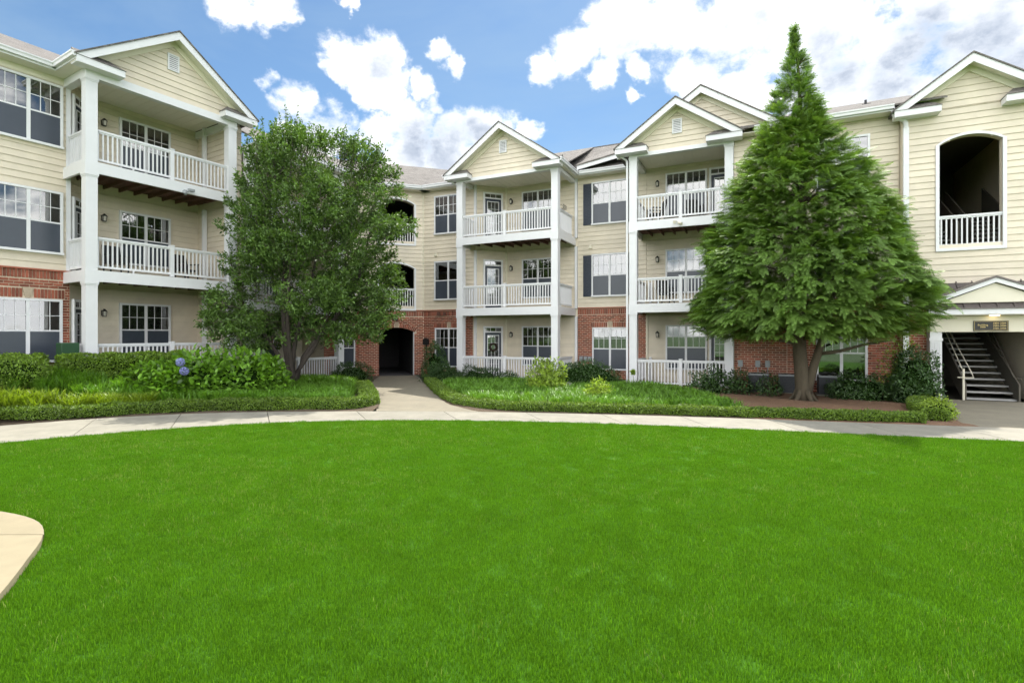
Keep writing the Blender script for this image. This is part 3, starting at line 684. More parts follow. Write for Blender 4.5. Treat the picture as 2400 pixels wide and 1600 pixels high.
# path to the passage
PL_ = np.array([(-3.35, 12.97), (-3.75, 14.4), (-4.35, 16.4), (-5.15, 19.2), (-5.75, 21.6), (-6.30, 24.1)]); PR_ = np.array([(-0.75, 12.86), (-1.75, 14.2), (-2.35, 16.4), (-3.05, 19.2), (-3.75, 22.0), (-4.55, 24.72)])
path = bpy.data.objects.new('path', None); link(path); tag(path, kind='structure')
slab_run(path, resample(PR_, 40), resample(PL_, 40), [0, 0.27, 0.52, 0.76, 1.0], -0.14, -0.003, CONCD)
# raised patio slab at the lower left
pat = bpy.data.objects.new('patio', None); link(pat); tag(pat, kind='structure')
i1 = int(np.argmin(np.abs(SE[:, 0] + 4.29)))
far = [tuple(p) for p in SE[:i1 + 1]]; nearp = [tuple(p) for p in SE[i1:]]
jy = SE[i1, 1]
MB().slab([(far[0][0], jy + 0.006)] + [(far[-1][0], jy + 0.006)] + far[::-1][1:], -0.2, 0.055).build('concrete_slab', CONCW, pat)
MB().slab([(far[0][0], 0.6)] + [nearp[-1]] + nearp[::-1][1:-1] + [(nearp[0][0], jy - 0.006), (far[0][0], jy - 0.006)], -0.2, 0.055).build('concrete_slab', CONCW, pat)
# entrance apron on the right
ap = bpy.data.objects.new('entrance_apron', None); link(ap); tag(ap, kind='structure')
MB().slab([(9.35, 10.78), (12.0, 10.02), (15.8, 8.62), (17.2, 13.4), (12.0, 15.7), (11.0, 14.2), (9.9, 12.3)], -0.14, -0.006).build('concrete_slab', CONCD, ap)

# planting beds
def sm(x, a, b):
    t = np.clip((x - a) / (b - a), 0, 1); return t * t * (3 - 2 * t)
FLi = FL.inverted(); FMi = FM.inverted()
FLn = np.array(FLi); FMn = np.array(FMi)
def ground_h(x, y):
    u = FLn[0, 0] * x + FLn[0, 1] * y + FLn[0, 3]; v = FLn[1, 0] * x + FLn[1, 1] * y + FLn[1, 3]
    return 0.02 + 0.60 * sm(-v, 3.0, 0.6) * sm(-u, -6.5, -3.0) + 0.12 * sm(-v, 3.1, 2.2) * sm(-u, -9, -6)
def bed(name, poly_fn, X, Yn, m, kind='structure'):
    V = []; F = []; nx = len(X); ny = Yn
    for i, x in enumerate(X):
        y0, y1 = poly_fn(x)
        for j in range(ny + 1):
            y = y0 + (y1 - y0) * j / ny; h = float(ground_h(np.array(x), np.array(y))) + 0.025 * math.sin(x * 3.1 + y * 2.3) * min(1, (y - y0) * 2)
            V.append((x, y, h - 0.03 if j == 0 else h))
    F = [(i * (ny + 1) + j, (i + 1) * (ny + 1) + j, (i + 1) * (ny + 1) + j + 1, i * (ny + 1) + j + 1) for i in range(nx - 1) for j in range(ny)]
    o = MB().add(V, F).build(name, m, smooth=True); return tag(o, kind=kind)
bed('planting_bed', lambda x: (np.interp(x, WO[:, 0], WO[:, 1]) + 0.02, np.interp(x, [-20, -6.2, -5.6, -4.5, -3.6, -3.2], [26, 25, 21.0, 17.0, 14, 13.0])), np.linspace(-18, -3.42, 60), 40, SOIL)
bed('planting_bed', lambda x: (max(np.interp(x, WO[:, 0], WO[:, 1]) + 0.02, np.interp(x, [-4.4, -3.75, -3.05, -2.35, -1.75, -0.9], [24.6, 22.0, 19.2, 16.4, 14.2, 12.86]) + 0.02 if x < -0.95 else -9), 25.0 - 0.42 * (x + 4) if x < 3 else 23.5 - 0.5 * (x - 3)), np.linspace(-4.35, 5.6, 60), 36, SOIL)
bed('mulch_bed', lambda x: (np.interp(x, WO[:, 0], WO[:, 1]) + 0.02, np.interp(x, [5, 9.6, 11.2, 11.9], [20, 18, 16.0, 14.9]) if x < 9.6 else np.interp(x, [9.6, 11.9], [17.5, 15.6])), np.linspace(5.45, 9.6, 30), 30, MULCH)
bed('mulch_bed', lambda x: (np.interp(x, [9.4, 11.5, 11.9], [10.8, 14.6, 15.2]), np.interp(x, [9.4, 11.9], [17.6, 15.9])), np.linspace(9.45, 11.85, 14), 20, MULCH)

# =================================================================== LEFT WING
DL = [0.66, 3.70, 6.75]; DM = [0.0, 3.03, 6.08]
LB = root('apartment_building', 'cream-sided apartment building at the far left, its three-storey porch under a big gable', 'building', FL)
def left_wing():
    p, fr = LB, FL; v = 1.48; z0 = 0.2; bt = 3.75
    core(p, fr, -8, 0.11, v, 9, 0.0, 9.36)
    # brick base
    box('wall', MORTAR, p, fr, -8, 0.125, v - 0.012, v - 0.0005, 0.1, bt - 0.02); box('wall', MORTAR, p, fr, 0.1255, 0.137, v - 0.012, v + 0.25, 0.1, 3.36)
    box('brick_ledge', BRICK, p, fr, -8, 0.14, v - 0.075, v - 0.013, bt - 0.045, bt)
    W1 = (-1.585, -0.04, 1.09, 2.90, 0)
    br = Bricks(p, 295); vb = v - 0.0125
    br.courses(fr, -1.95, 0.13, 0.80, 3.45, vb, [W1, (-1.70, 0.03, 2.90, 3.18, 0)], 1.0)
    br.soldier(fr, -1.95, 0.13, 3.475, 0.225, vb, 1.2)
    br.soldier(fr, -1.69, 0.02, 2.925, 0.25, vb, 1.2, skip=(-0.93, -0.68)); br.finish()
    MB().prism([(-0.86, 2.915), (-0.76, 2.915), (-0.69, 3.20), (-0.93, 3.20)], vb - 0.035, vb).build('keystone', STONE, p, fr)
    siding(p, fr, -2.4, 0.05, bt, 9.34, v)
    box('corner_post', WHITE, p, fr, 0.05, 0.16, v - 0.035, v + 0.08, bt + 0.001, 9.30)
    for z in (7.27, 4.19): window(p, fr, -1.585, -0.04, z, z + 1.82, v - 0.02, back=CURTAIN)
    window(p, fr, -1.585, -0.04, 1.09, 2.90, v + 0.02)
    # angled door wall
    fd = sub(fr, 0.11, v, 45); Ld = math.hypot(0.82, 0.82)
    core(p, fd, 0.0, Ld, 0.001, 0.3, 0.3, 9.36)
    for d in DL:
        siding(p, fd, 0.0, Ld, d, d + (2.73 if d < 6 else 2.61), 0.0); door(p, fd, 0.10, 1.02, d, -0.03)
    # back wall and side wall
    core(p, fr, 0.93, 4.6, 2.3, 9, 0.2, 9.36)
    for k, d in enumerate(DL):
        siding(p, fr, 0.93, 4.27, d, d + (2.73 if d < 6 else 2.61), 2.3)
        window(p, fr, 1.72, 3.28, d + 0.50, d + 2.27, 2.28, back=BLIND if k == 0 else CURTAIN)
        lantern(p, fr, 1.27, 2.28, d + 1.92)
    fs = sub(fr, 4.27, 2.3, -90); core(p, fs, 0.0, 2.0, 0.001, 0.38, 0.2, 9.36)
    for d in DL: siding(p, fs, 0.0, 1.98, d, d + (2.73 if d < 6 else 2.61), 0.0)
    for d in DL: box('corner_post', WHITE, p, fr, 4.10, 4.22, 1.62, 1.74, d, d + 2.7)
    core(p, fr, 4.27, 4.70, 0.31, 2.3, 0.2, 9.3); siding(p, fr, 4.275, 4.70, 0.7, 9.28, 0.30)
    # porch
    deckset(p, fr, 0.0, 4.35, 2.3, DL, 0.0)
    for u in (0.0, 4.07):
        for a, b in ((DL[0], 3.38), (DL[1], 6.43), (DL[2], 9.10)): column(p, fr, u, 0.0, a, b)
    for d in DL:
        railing(p, fr, 0.28, 4.07, d, 'u', 0.14, mid=2.30); railing(p, fr, 0.28, 1.44, d, 'v', 0.14)
    porch_top(p, fr, 0.0, 4.35, 2.3, 9.10, 9.33, 9.36)
    s = gable(p, fr, 2.29, 2.62, 9.52, 11.37, -0.35, 0.05, 6.0, wall_z0=9.33)
    # boxed eaves left of the gable and along the wall
    box('soffit', SOFFIT, p, fr, -8, -0.32, 1.02, v, 9.335, 9.355); box('soffit', SOFFIT, p, fr, -0.32, 0.19, -0.31, v, 9.335, 9.355)
    box('eave_fascia', WHITE, p, fr, -8, -0.33, 1.0, 1.02, 9.335, 9.49); box('eave_fascia', WHITE, p, fr, -0.345, -0.325, -0.31, 1.0, 9.335, 9.49)
    gutter(p, fr, (-8, 1.0, 9.52), (-0.34, 1.0, 9.52)); gutter(p, fr, (-0.345, 1.0, 9.52), (-0.345, -0.35, 9.52)) 
    box('frieze_board', TRIM, p, fr, -8, 0.05, v - 0.045, v - 0.031, 9.14, 9.334)
    roofslab('roof', p, fr, [(-8, 0.96, 9.53), (4.75, 0.96, 9.53), (4.75, 6.0, 11.95), (-8, 6.0, 11.95)]); roofslab('roof', p, fr, [(-8, 6.0, 11.95), (4.75, 6.0, 11.95), (4.75, 11.0, 9.5), (-8, 11.0, 9.5)])
    # flood light on the upper band
    m = MB(); m.box(2.58, 2.66, -0.06, -0.021, 6.44, 6.52); m.tube([(2.56, -0.10, 6.40), (2.50, -0.2, 6.42)], [0.03, 0.05], 8); m.tube([(2.66, -0.08, 6.46), (2.72, -0.10, 6.50)], 0.015, 6)
    m.box(2.66, 2.84, -0.20, -0.10, 6.48, 6.56); m.tube([(2.60, -0.05, 6.46), (2.60, -0.10, 6.36)], [0.03, 0.045], 8); m.build('flood_light', GREYBOX, p, fr)
left_wing()

# =================================================================== CENTRE WING
CB = root('apartment_building', 'middle apartment building with the arched brick passage and two gabled three-storey porches', 'building', FM)
def arch_poly(a, b, spring, rise, n=14):
    c = (a + b) / 2; w = (b - a) / 2; rad = (w * w + rise * rise) / (2 * rise); th = math.asin(w / rad)
    return [(c + rad * math.sin(t), spring + rise - rad + rad * math.cos(t)) for t in np.linspace(th, -th, n)]      # right to left
def wall_with_arch(p, fr, u0, u1, z0, z1, v0, v1, a, b, zb, spring, rise, m, name='wall'):
    box(name, m, p, fr, u0, a, v0, v1, z0, z1); box(name, m, p, fr, b, u1, v0, v1, z0, z1)
    if zb > z0: box(name, m, p, fr, a, b, v0, v1, z0, zb)
    ar = arch_poly(a, b, spring, rise)
    MB().prism([(a, z1)] + [q for q in ar[::-1]] + [(b, z1)], v0, v1).build(name, m, p, fr)
def arch_trim(p, fr, a, b, zb, spring, rise, v, w=0.09, name='arch_casing', sill=True):
    m = MB(); i = arch_poly(a, b, spring, rise); o = arch_poly(a - w, b + w, spring, rise + w * 0.9)
    for k in range(len(i) - 1): m.prism([i[k + 1], i[k], o[k], o[k + 1]], v - 0.06, v)
    m.box(a - w, a, v - 0.06, v, zb, spring); m.box(b, b + w, v - 0.06, v, zb, spring)
    if sill: m.box(a - w, b + w, v - 0.065, v, zb - w, zb)
    m.build(name, WHITE, p, fr)
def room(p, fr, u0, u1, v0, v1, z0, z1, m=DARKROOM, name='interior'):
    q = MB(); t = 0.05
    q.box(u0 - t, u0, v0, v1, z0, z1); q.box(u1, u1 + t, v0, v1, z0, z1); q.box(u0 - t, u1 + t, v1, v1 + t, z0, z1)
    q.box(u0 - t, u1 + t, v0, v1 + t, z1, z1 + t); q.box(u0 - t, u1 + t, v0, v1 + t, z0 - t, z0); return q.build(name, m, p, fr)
def centre_wing():
    p = CB; bt = 3.06; br = Bricks(p, 295)
    # ---- third bay of the left run, behind the holly
    fr = FL
    core(p, fr, 4.72, 8.7, 2.2, 9, 0, 8.9); core(p, fr, 8.7, 11.0, 0.75, 9, 0, 8.9)
    for k, d in enumerate(DM):
        siding(p, fr, 4.72, 8.68, d, d + (2.73 if d < 6 else 2.58), 2.2); window(p, fr, 5.9, 7.46, d + 0.50, d + 2.27, 2.18, back=CURTAIN)
    siding(p, fr, 8.7, 10.62, bt, 8.6, 0.75); window(p, fr, 9.30, 10.35, 0.40, 2.2, 0.77, units=1, back=CURTAIN); 
    for z in (3.50, 6.55): window(p, fr, 9.30, 10.35, z, z + 1.82, 0.73, units=1, back=CURTAIN)
    box('wall', MORTAR, p, fr, 8.66, 10.9, 0.738, 0.7495, 0, bt - 0.02)
    br.courses(fr, 8.66, 10.6, 0.05, 2.72, 0.7375, [(9.30, 10.35, 0.4, 2.2, 0)], 0.05)
    deckset(p, fr, 4.76, 9.10, 2.2, DM, -0.2)
    for u in (4.76, 8.82):
        for a, b in ((DM[0], 2.71), (DM[1], 5.76), (DM[2], 8.48)): column(p, fr, u, 0, a, b)
    for d in DM:
        railing(p, fr, 5.04, 8.82, d, 'u', 0.14, mid=6.95); railing(p, fr, 0.28, 0.7, d, 'v', 8.96)
    porch_top(p, fr, 4.76, 9.10, 2.2, 8.48, 8.64, 8.66)
    box('eave_fascia', WHITE, p, fr, 4.76, 9.9, -0.36, -0.33, 8.64, 8.80); box('soffit', SOFFIT, p, fr, 4.76, 10.7, -0.33, 0.75, 8.645, 8.665); gutter(p, fr, (4.72, -0.36, 8.83), (10.2, -0.36, 8.83))
    roofslab('roof', p, fr, [(4.72, -0.40, 8.84), (18, -0.40, 8.84), (18, 5.0, 11.4), (4.72, 5.0, 11.4)]); 
    # ---- corner facet with the passage
    fr = FF; A, B_ = -2.08, -0.46
    wall_with_arch(p, fr, -3.45, 0.0, 0, bt, 0.0, 0.3, A, B_, 0, 2.03, 0.20, MORTAR)
    hole1 = (A, B_, -1, 2.23, 0.20)
    br.courses(fr, -3.45, -0.01, 0.0, 2.73, -0.0005, [hole1, (A - 0.10, B_ + 0.10, 1.95, 2.42, 0.22)], 0.2); br.soldier(fr, -3.45, -0.01, 2.765, 0.225, -0.0005, 0.2)
    c = (A + B_) / 2; w = (B_ - A) / 2; rad = (w * w + 0.04) / 0.4; th = math.asin(w / rad)
    for t in np.linspace(-th, th, 23):
        if abs(t) < 0.055: continue
        br.rot(fr, c + rad * math.sin(t) - 0.033 * math.cos(t), -0.008, 2.23 - rad + rad * math.cos(t) + 0.033 * math.sin(t), 0.066, 0.2, math.degrees(t), 0.2)
    MB().prism([(c - 0.07, 2.235), (c + 0.07, 2.235), (c + 0.10, 2.47), (c - 0.10, 2.47)], -0.05, -0.001).build('keystone', STONE, p, fr)
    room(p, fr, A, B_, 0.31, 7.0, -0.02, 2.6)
    box('arch_reveal', WHITE, p, fr, B_ - 0.03, B_ + 0.004, -0.025, 0.31, 0, 2.02); box('brick_ledge', BRICK, p, fr, -3.45, 0.0, -0.06, 0, bt - 0.045, bt)
    H2 = (A, B_, 3.12, 5.22, 0.22); H3 = (A, B_, 6.17, 8.24, 0.22)
    wall_with_arch(p, fr, -3.45, 0, bt, 5.9, 0.001, 0.3, A, B_, 3.12, 5.0, 0.22, SIDING); wall_with_arch(p, fr, -3.45, 0, 5.9, 8.9, 0.001, 0.3, A, B_, 6.17, 8.02, 0.22, SIDING)
    siding(p, fr, -3.45, 0.0, bt, 8.6, 0.0, [H2, H3])
    arch_trim(p, fr, A, B_, 3.12, 5.0, 0.22, -0.005); arch_trim(p, fr, A, B_, 6.17, 8.02, 0.22, -0.005)
    railing(p, fr, A, B_, 3.12, 'u', 0.06, mid=None, top=0.95, low=0.05); railing(p, fr, A, B_, 6.17, 'u', 0.06, mid=None, top=0.95, low=0.05)
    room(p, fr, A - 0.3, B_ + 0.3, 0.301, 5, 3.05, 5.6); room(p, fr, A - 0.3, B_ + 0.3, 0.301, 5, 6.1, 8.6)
    box('soffit', SOFFIT, p, fr, -3.3, 0.25, -0.43, 0.0, 8.645, 8.665); box('eave_fascia', WHITE, p, fr, -2.9, -0.17, -0.45, -0.43, 8.645, 8.80); gutter(p, fr, (-2.8, -0.45, 8.82), (-0.17, -0.45, 8.82))
    roofslab('roof', p, fr, [(-9, -0.5, 8.83), (6, -0.5, 8.83), (6, 4.9, 11.4), (-9, 4.9, 11.4)])
    m = MB(); m.box(-1.42, -1.24, -0.10, -0.02, 2.62, 2.74); m.box(-1.45, -1.21, -0.14, -0.02, 2.56, 2.62); m.build('passage_light', BLACK, p, fr)
    # ---- left part of the centre wall
    fr = FM; v = 1.15
    core(p, fr, -6.88, -4.05, v, 8, 0, 8.9)
    box('wall', MORTAR, p, fr, -6.88, -4.19, v - 0.012, v - 0.0005, 0, bt - 0.02); box('brick_ledge', BRICK, p, fr, -6.88, -4.19, v - 0.07, v - 0.013, bt - 0.045, bt)
    br.courses(fr, -6.87, -4.2, 0.02, 2.73, v - 0.0125, [(-6.22, -4.70, 0.40, 2.21, 0), (-6.28, -4.64, 2.2, 2.44, 0)], 0.3); br.soldier(fr, -6.87, -4.2, 2.765, 0.225, v - 0.0125, 0.3)
    br.soldier(fr, -6.27, -4.66, 2.225, 0.20, v - 0.0125, 0.3, skip=(-5.56, -5.34)); MB().prism([(-5.51, 2.215), (-5.39, 2.215), (-5.34, 2.47), (-5.56, 2.47)], v - 0.05, v - 0.0125).build('keystone', STONE, p, fr)
    siding(p, fr, -6.88, -4.1, bt, 8.6, v); box('corner_post', TRIM, p, fr, -6.93, -6.86, v - 0.05, v + 0.02, bt, 8.64)
    window(p, fr, -6.22, -4.70, 0.40, 2.21, v + 0.01)
    window(p, fr, -6.24, -4.70, 3.50, 5.32, v - 0.02, back=CURTAIN, grid=(1, 1)); window(p, fr, -6.24, -4.70, 6.56, 8.37, v - 0.02)
    box('soffit', SOFFIT, p, fr, -6.9, -4.2, v - 0.43, v, 8.645, 8.665); box('eave_fascia', WHITE, p, fr, -6.7, -4.3, v - 0.45, v - 0.43, 8.645, 8.80); gutter(p, fr, (-6.68, v - 0.45, 8.82), (-4.45, v - 0.45, 8.82))
    roofslab('roof', p, fr, [(-14, 0.66, 8.83), (0.3, 0.66, 8.83), (0.3, 5.0, 10.95), (-14, 5.0, 10.95)])
    for u, z in ((-6.02, 2.88), (-5.70, 2.88)):
        m = MB(); m.box(u - 0.07, u + 0.07, v - 0.09, v - 0.02, z - 0.07, z + 0.07); m.box(u - 0.10, u + 0.10, v - 0.12, v - 0.02, z - 0.085, z - 0.07); m.build('vent_hood', JOIST, p, fr)
    m = MB(); m.box(-6.25, -6.11, v - 0.09, v - 0.01, 5.58, 5.62); m.box(-6.23, -6.13, v - 0.06, v - 0.01, 5.62, 5.72); m.build('vent_hood', TRIM, p, fr)
    # ---- porch one: angled door wall, back wall
    fd = sub(fr, -4.05, v, 45); Ld = 1.485
    core(p, fd, 0, Ld, 0.001, 0.3, 0, 8.9); core(p, fr, -3.0, 6.76, 2.2, 8, 0, 8.9)
    for k, d in enumerate(DM):
        siding(p, fd, 0, Ld, d, d + (2.73 if d < 6 else 2.58), 0.0); door(p, fd, 0.33, 1.25, d, -0.03)
        siding(p, fr, -3.0, 0.31, d, d + (2.73 if d < 6 else 2.58), 2.2); window(p, fr, -2.21, -0.64, d + 0.50, d + 2.28, 2.18, back=CURTAIN if k == 1 else BLIND); lantern(p, fr, -2.73, 2.18, d + 1.90)
        box('corner_post', WHITE, p, fr, -4.13, -4.01, v - 0.05, v + 0.07, d, d + 2.68); box('corner_post', WHITE, p, fr, 0.31, 0.42, 2.10, 2.20, d, d + 2.68)
        box('corner_post', TRIM, p, fr, -3.06, -2.98, 2.13, 2.2, d, d + 2.66)
    deckset(p, fr, -4.36, 0.31, 2.2, DM, -0.2)
    for u in (-4.36, 0.03):
        for a, b in ((DM[0], 2.71), (DM[1], 5.76), (DM[2], 8.48)): column(p, fr, u, 0, a, b)
    for d in DM:
        railing(p, fr, -4.08, 0.03, d, 'u', 0.14, mid=-2.10); railing(p, fr, 0.28, 1.1, d, 'v', -4.15); railing(p, fr, 0.28, 2.10, d, 'v', 0.17)
    porch_top(p, fr, -4.36, 0.31, 2.2, 8.48, 8.62, 8.66)
    gable(p, fr, -2.12, 2.64, 8.80, 10.65, -0.40, 0.05, 5.0, wall_z0=8.62)
    box('eave_fascia', WHITE, p, fr, 0.50, 0.525, -0.36, 1.75, 8.64, 8.78); gutter(p, fr, (0.525, -0.40, 8.80), (0.525, 1.72, 8.80)); box('soffit', SOFFIT, p, fr, 0.31, 0.50, -0.36, 2.2, 8.64, 8.66)
    gutter(p, fr, (-4.77, 0.7, 8.80), (-4.77, -0.38, 8.80))
    MB().tube([(-4.70, -0.2, 8.66), (-4.66, -0.1, 8.60), (-4.46, 0.16, 8.44), (-4.44, 0.17, 8.3), (-4.44, 0.17, 6.2)], 0.04, 8).build('downspout', WHITE, p, fr)
    # ---- right part of the centre wall
    v = 2.2
    box('wall', MORTAR, p, fr, 0.43, 3.37, v - 0.012, v - 0.0005, 0, bt - 0.02); box('brick_ledge', BRICK, p, fr, 0.43, 3.37, v - 0.07, v - 0.013, bt - 0.045, bt)
    br.courses(fr, 0.43, 3.36, 0.02, 2.73, v - 0.0125, [(1.08, 2.62, 0.40, 2.20, 0), (1.02, 2.68, 2.2, 2.43, 0)], 0.6); br.soldier(fr, 0.43, 3.36, 2.765, 0.225, v - 0.0125, 0.6)
    br.soldier(fr, 1.03, 2.66, 2.215, 0.20, v - 0.0125, 0.6, skip=(1.74, 1.96)); MB().prism([(1.79, 2.205), (1.91, 2.205), (1.96, 2.47), (1.74, 2.47)], v - 0.05, v - 0.0125).build('keystone', STONE, p, fr)
    siding(p, fr, 0.43, 3.36, bt, 8.62, v)
    window(p, fr, 1.08, 2.62, 0.40, 2.20, v + 0.01)
    for z in (3.50, 6.56):
        window(p, fr, 1.06, 2.62, z, z + 1.82, v - 0.02)
        for a, b in ((0.68, 1.04), (2.64, 3.00)):
            m = MB(); m.box(a, b, v - 0.06, v - 0.031, z + 0.03, z + 1.79); o = m.build('shutter', NAVY, p, fr)
            for (za, zb) in ((z + 0.10, z + 0.86), (z + 0.96, z + 1.72)):
                n = 12
                for i in range(n): zz = za + (zb - za) * i / n; box('louvre', NAVY, o, fr, a + 0.04, b - 0.04, v - 0.072, v - 0.0605, zz, zz + (zb - za) / n * 0.6)
    box('soffit', SOFFIT, p, fr, 0.5, 3.0, 1.77, v, 8.645, 8.665); box('eave_fascia', WHITE, p, fr, 0.6, 2.9, 1.75, 1.77, 8.645, 8.80); gutter(p, fr, (0.64, 1.75, 8.82), (2.72, 1.75, 8.82))
    roofslab('roof', p, fr, [(-0.5, 1.70, 8.83), (6, 1.70, 8.83), (6, 5.0, 10.90), (-0.5, 5.0, 10.90)])
    roofslab('roof', p, fr, [(-14, 5.0, 10.95), (11.4, 5.0, 10.95), (11.4, 11, 8.4), (-14, 11, 8.4)])
    m = MB(); m.prism([(0.55, 8.86), (2.95, 9.22), (2.95, 9.42), (0.55, 9.06)], 1.66, 1.69); m.build('rake_board', WHITE, p, fr)
    roofslab('roof', p, fr, [(0.5, 1.64, 9.07), (3.0, 1.64, 9.455), (3.0, 5.2, 11.1), (0.5, 5.2, 10.75)], 0.06)
    m = MB(); m.box(0.93, 1.07, v - 0.09, v - 0.01, 5.58, 5.62); m.box(0.95, 1.05, v - 0.06, v - 0.01, 5.62, 5.72); m.build('vent_hood', TRIM, p, fr)
    box('downspout', WHITE, p, fr, 3.02, 3.09, 0.05, 0.14, 0.05, 8.4)
    # ---- porch two
    for k, d in enumerate(DM):
        siding(p, fr, 3.40 if k == 0 else 3.37, 6.7, d if k else d, d + (2.73 if d < 6 else 2.58), 2.2); window(p, fr, 4.13, 5.70, d + 0.50, d + 2.28, 2.18, back=BLIND if k else CURTAIN, grid=(3, 2) if k else (3, 2)); lantern(p, fr, 3.82, 2.18, d + 1.90)
        door(p, fr, 5.78, 6.70, d, 2.17); box('corner_post', WHITE, p, fr, 3.48, 3.58, 2.10, 2.2, d, d + 0.98)
    box('corner_post', TRIM, p, fr, 3.35, 3.42, 2.12, 2.2, 0, 2.7)
    deckset(p, fr, 3.15, 6.74, 2.2, DM, -0.2)
    for u in (3.15, 6.46):
        for a, b in ((DM[0], 2.71), (DM[1], 5.76), (DM[2], 8.48)): column(p, fr, u, 0, a, b)
    for d in DM:
        railing(p, fr, 3.43, 6.46, d, 'u', 0.14, mid=4.98); railing(p, fr, 0.28, 2.15, d, 'v', 3.30)
    porch_top(p, fr, 3.15, 6.74, 2.2, 8.48, 8.62, 8.66)
    gable(p, fr, 4.87, 2.165, 8.80, 10.31, -0.40, 0.05, 4.0, wall_z0=8.62)
    MB().tube([(2.74, -0.2, 8.66), (2.80, -0.1, 8.58), (3.02, 0.10, 8.44), (3.05, 0.10, 8.3)], 0.04, 8).build('downspout', WHITE, p, fr)
    box('soffit', SOFFIT, p, fr, 6.74, 7.0, -0.36, 0.35, 8.64, 8.66); box('eave_fascia', WHITE, p, fr, 7.0, 7.025, -0.36, 0.9, 8.63, 8.79)
    m = MB(); m.box(4.90, 4.98, -0.06, -0.021, 5.86, 5.94); m.tube([(4.86, -0.08, 5.94), (4.80, -0.18, 5.90)], [0.03, 0.06], 8); m.tube([(4.98, -0.08, 5.90), (5.04, -0.17, 5.82)], [0.03, 0.055], 8); m.build('flood_light', TRIM, p, fr)
    # ---- big gable behind porch two and the wall right of it
    gable(p, fr, 5.66, 3.0, 8.80, 10.78, 0.12, 0.42, 5.5, vent=False, wall_z0=8.7, retain=(False, True))
    v = 0.12
    core(p, fr, 6.75, 11.45, v, 8, 0, 8.9)
    box('wall', MORTAR, p, fr, 6.76, 11.45, v - 0.012, v - 0.0005, 0, bt - 0.02); box('brick_ledge', BRICK, p, fr, 6.76, 11.45, v - 0.07, v - 0.013, bt - 0.045, bt)
    WR = (9.22, 10.62, 0.40, 2.20, 0)
    br.courses(fr, 6.77, 8.37, 0.40, 2.1, v - 0.0125, (), 3.0); br.courses(fr, 6.77, 8.37, 0.02, 0.39, v - 0.0125, (), 1.0); br.courses(fr, 6.77, 8.37, 2.10, 2.73, v - 0.0125, (), 0.9)
    br.courses(fr, 8.39, 11.45, 0.02, 2.73, v - 0.0215, [WR, (9.16, 10.68, 2.2, 2.43, 0)], 2.0); br.soldier(fr, 6.77, 11.45, 2.765, 0.225, v - 0.0215, 0.8); br.soldier(fr, 9.17, 10.66, 2.215, 0.2, v - 0.0215, 0.8)
    window(p, fr, 9.22, 10.62, 0.40, 2.20, v, back=CURTAIN, lower='glass')
    siding(p, fr, 6.75, 11.42, bt, 8.62, v)
    for z in (3.50, 6.52): window(p, fr, 9.20, 10.68, z, z + 1.65, v - 0.02)
    box('soffit', SOFFIT, p, fr, 7.02, 11.4, v - 0.43, v, 8.645, 8.665); box('eave_fascia', WHITE, p, fr, 7.4, 11.25, v - 0.45, v - 0.43, 8.645, 8.80); gutter(p, fr, (7.4, v - 0.45, 8.82), (11.22, v - 0.45, 8.82))
    roofslab('roof', p, fr, [(7.0, v - 0.5, 8.83), (12.5, v - 0.5, 8.83), (12.5, 4.2, 10.72), (7.0, 4.2, 10.72)]); roofslab('roof', p, fr, [(7.0, 4.2, 10.72), (12.5, 4.2, 10.72), (12.5, 9, 8.5), (7.0, 9, 8.5)])
    m = MB(); m.tube([(10.95, 2.6, 9.95), (10.95, 2.6, 10.2)], 0.04, 8); m.box(10.82, 11.08, 2.45, 2.75, 9.90, 10.02); m.build('vent_pipe', BLACK, p, fr)
    br.finish()
centre_wing()

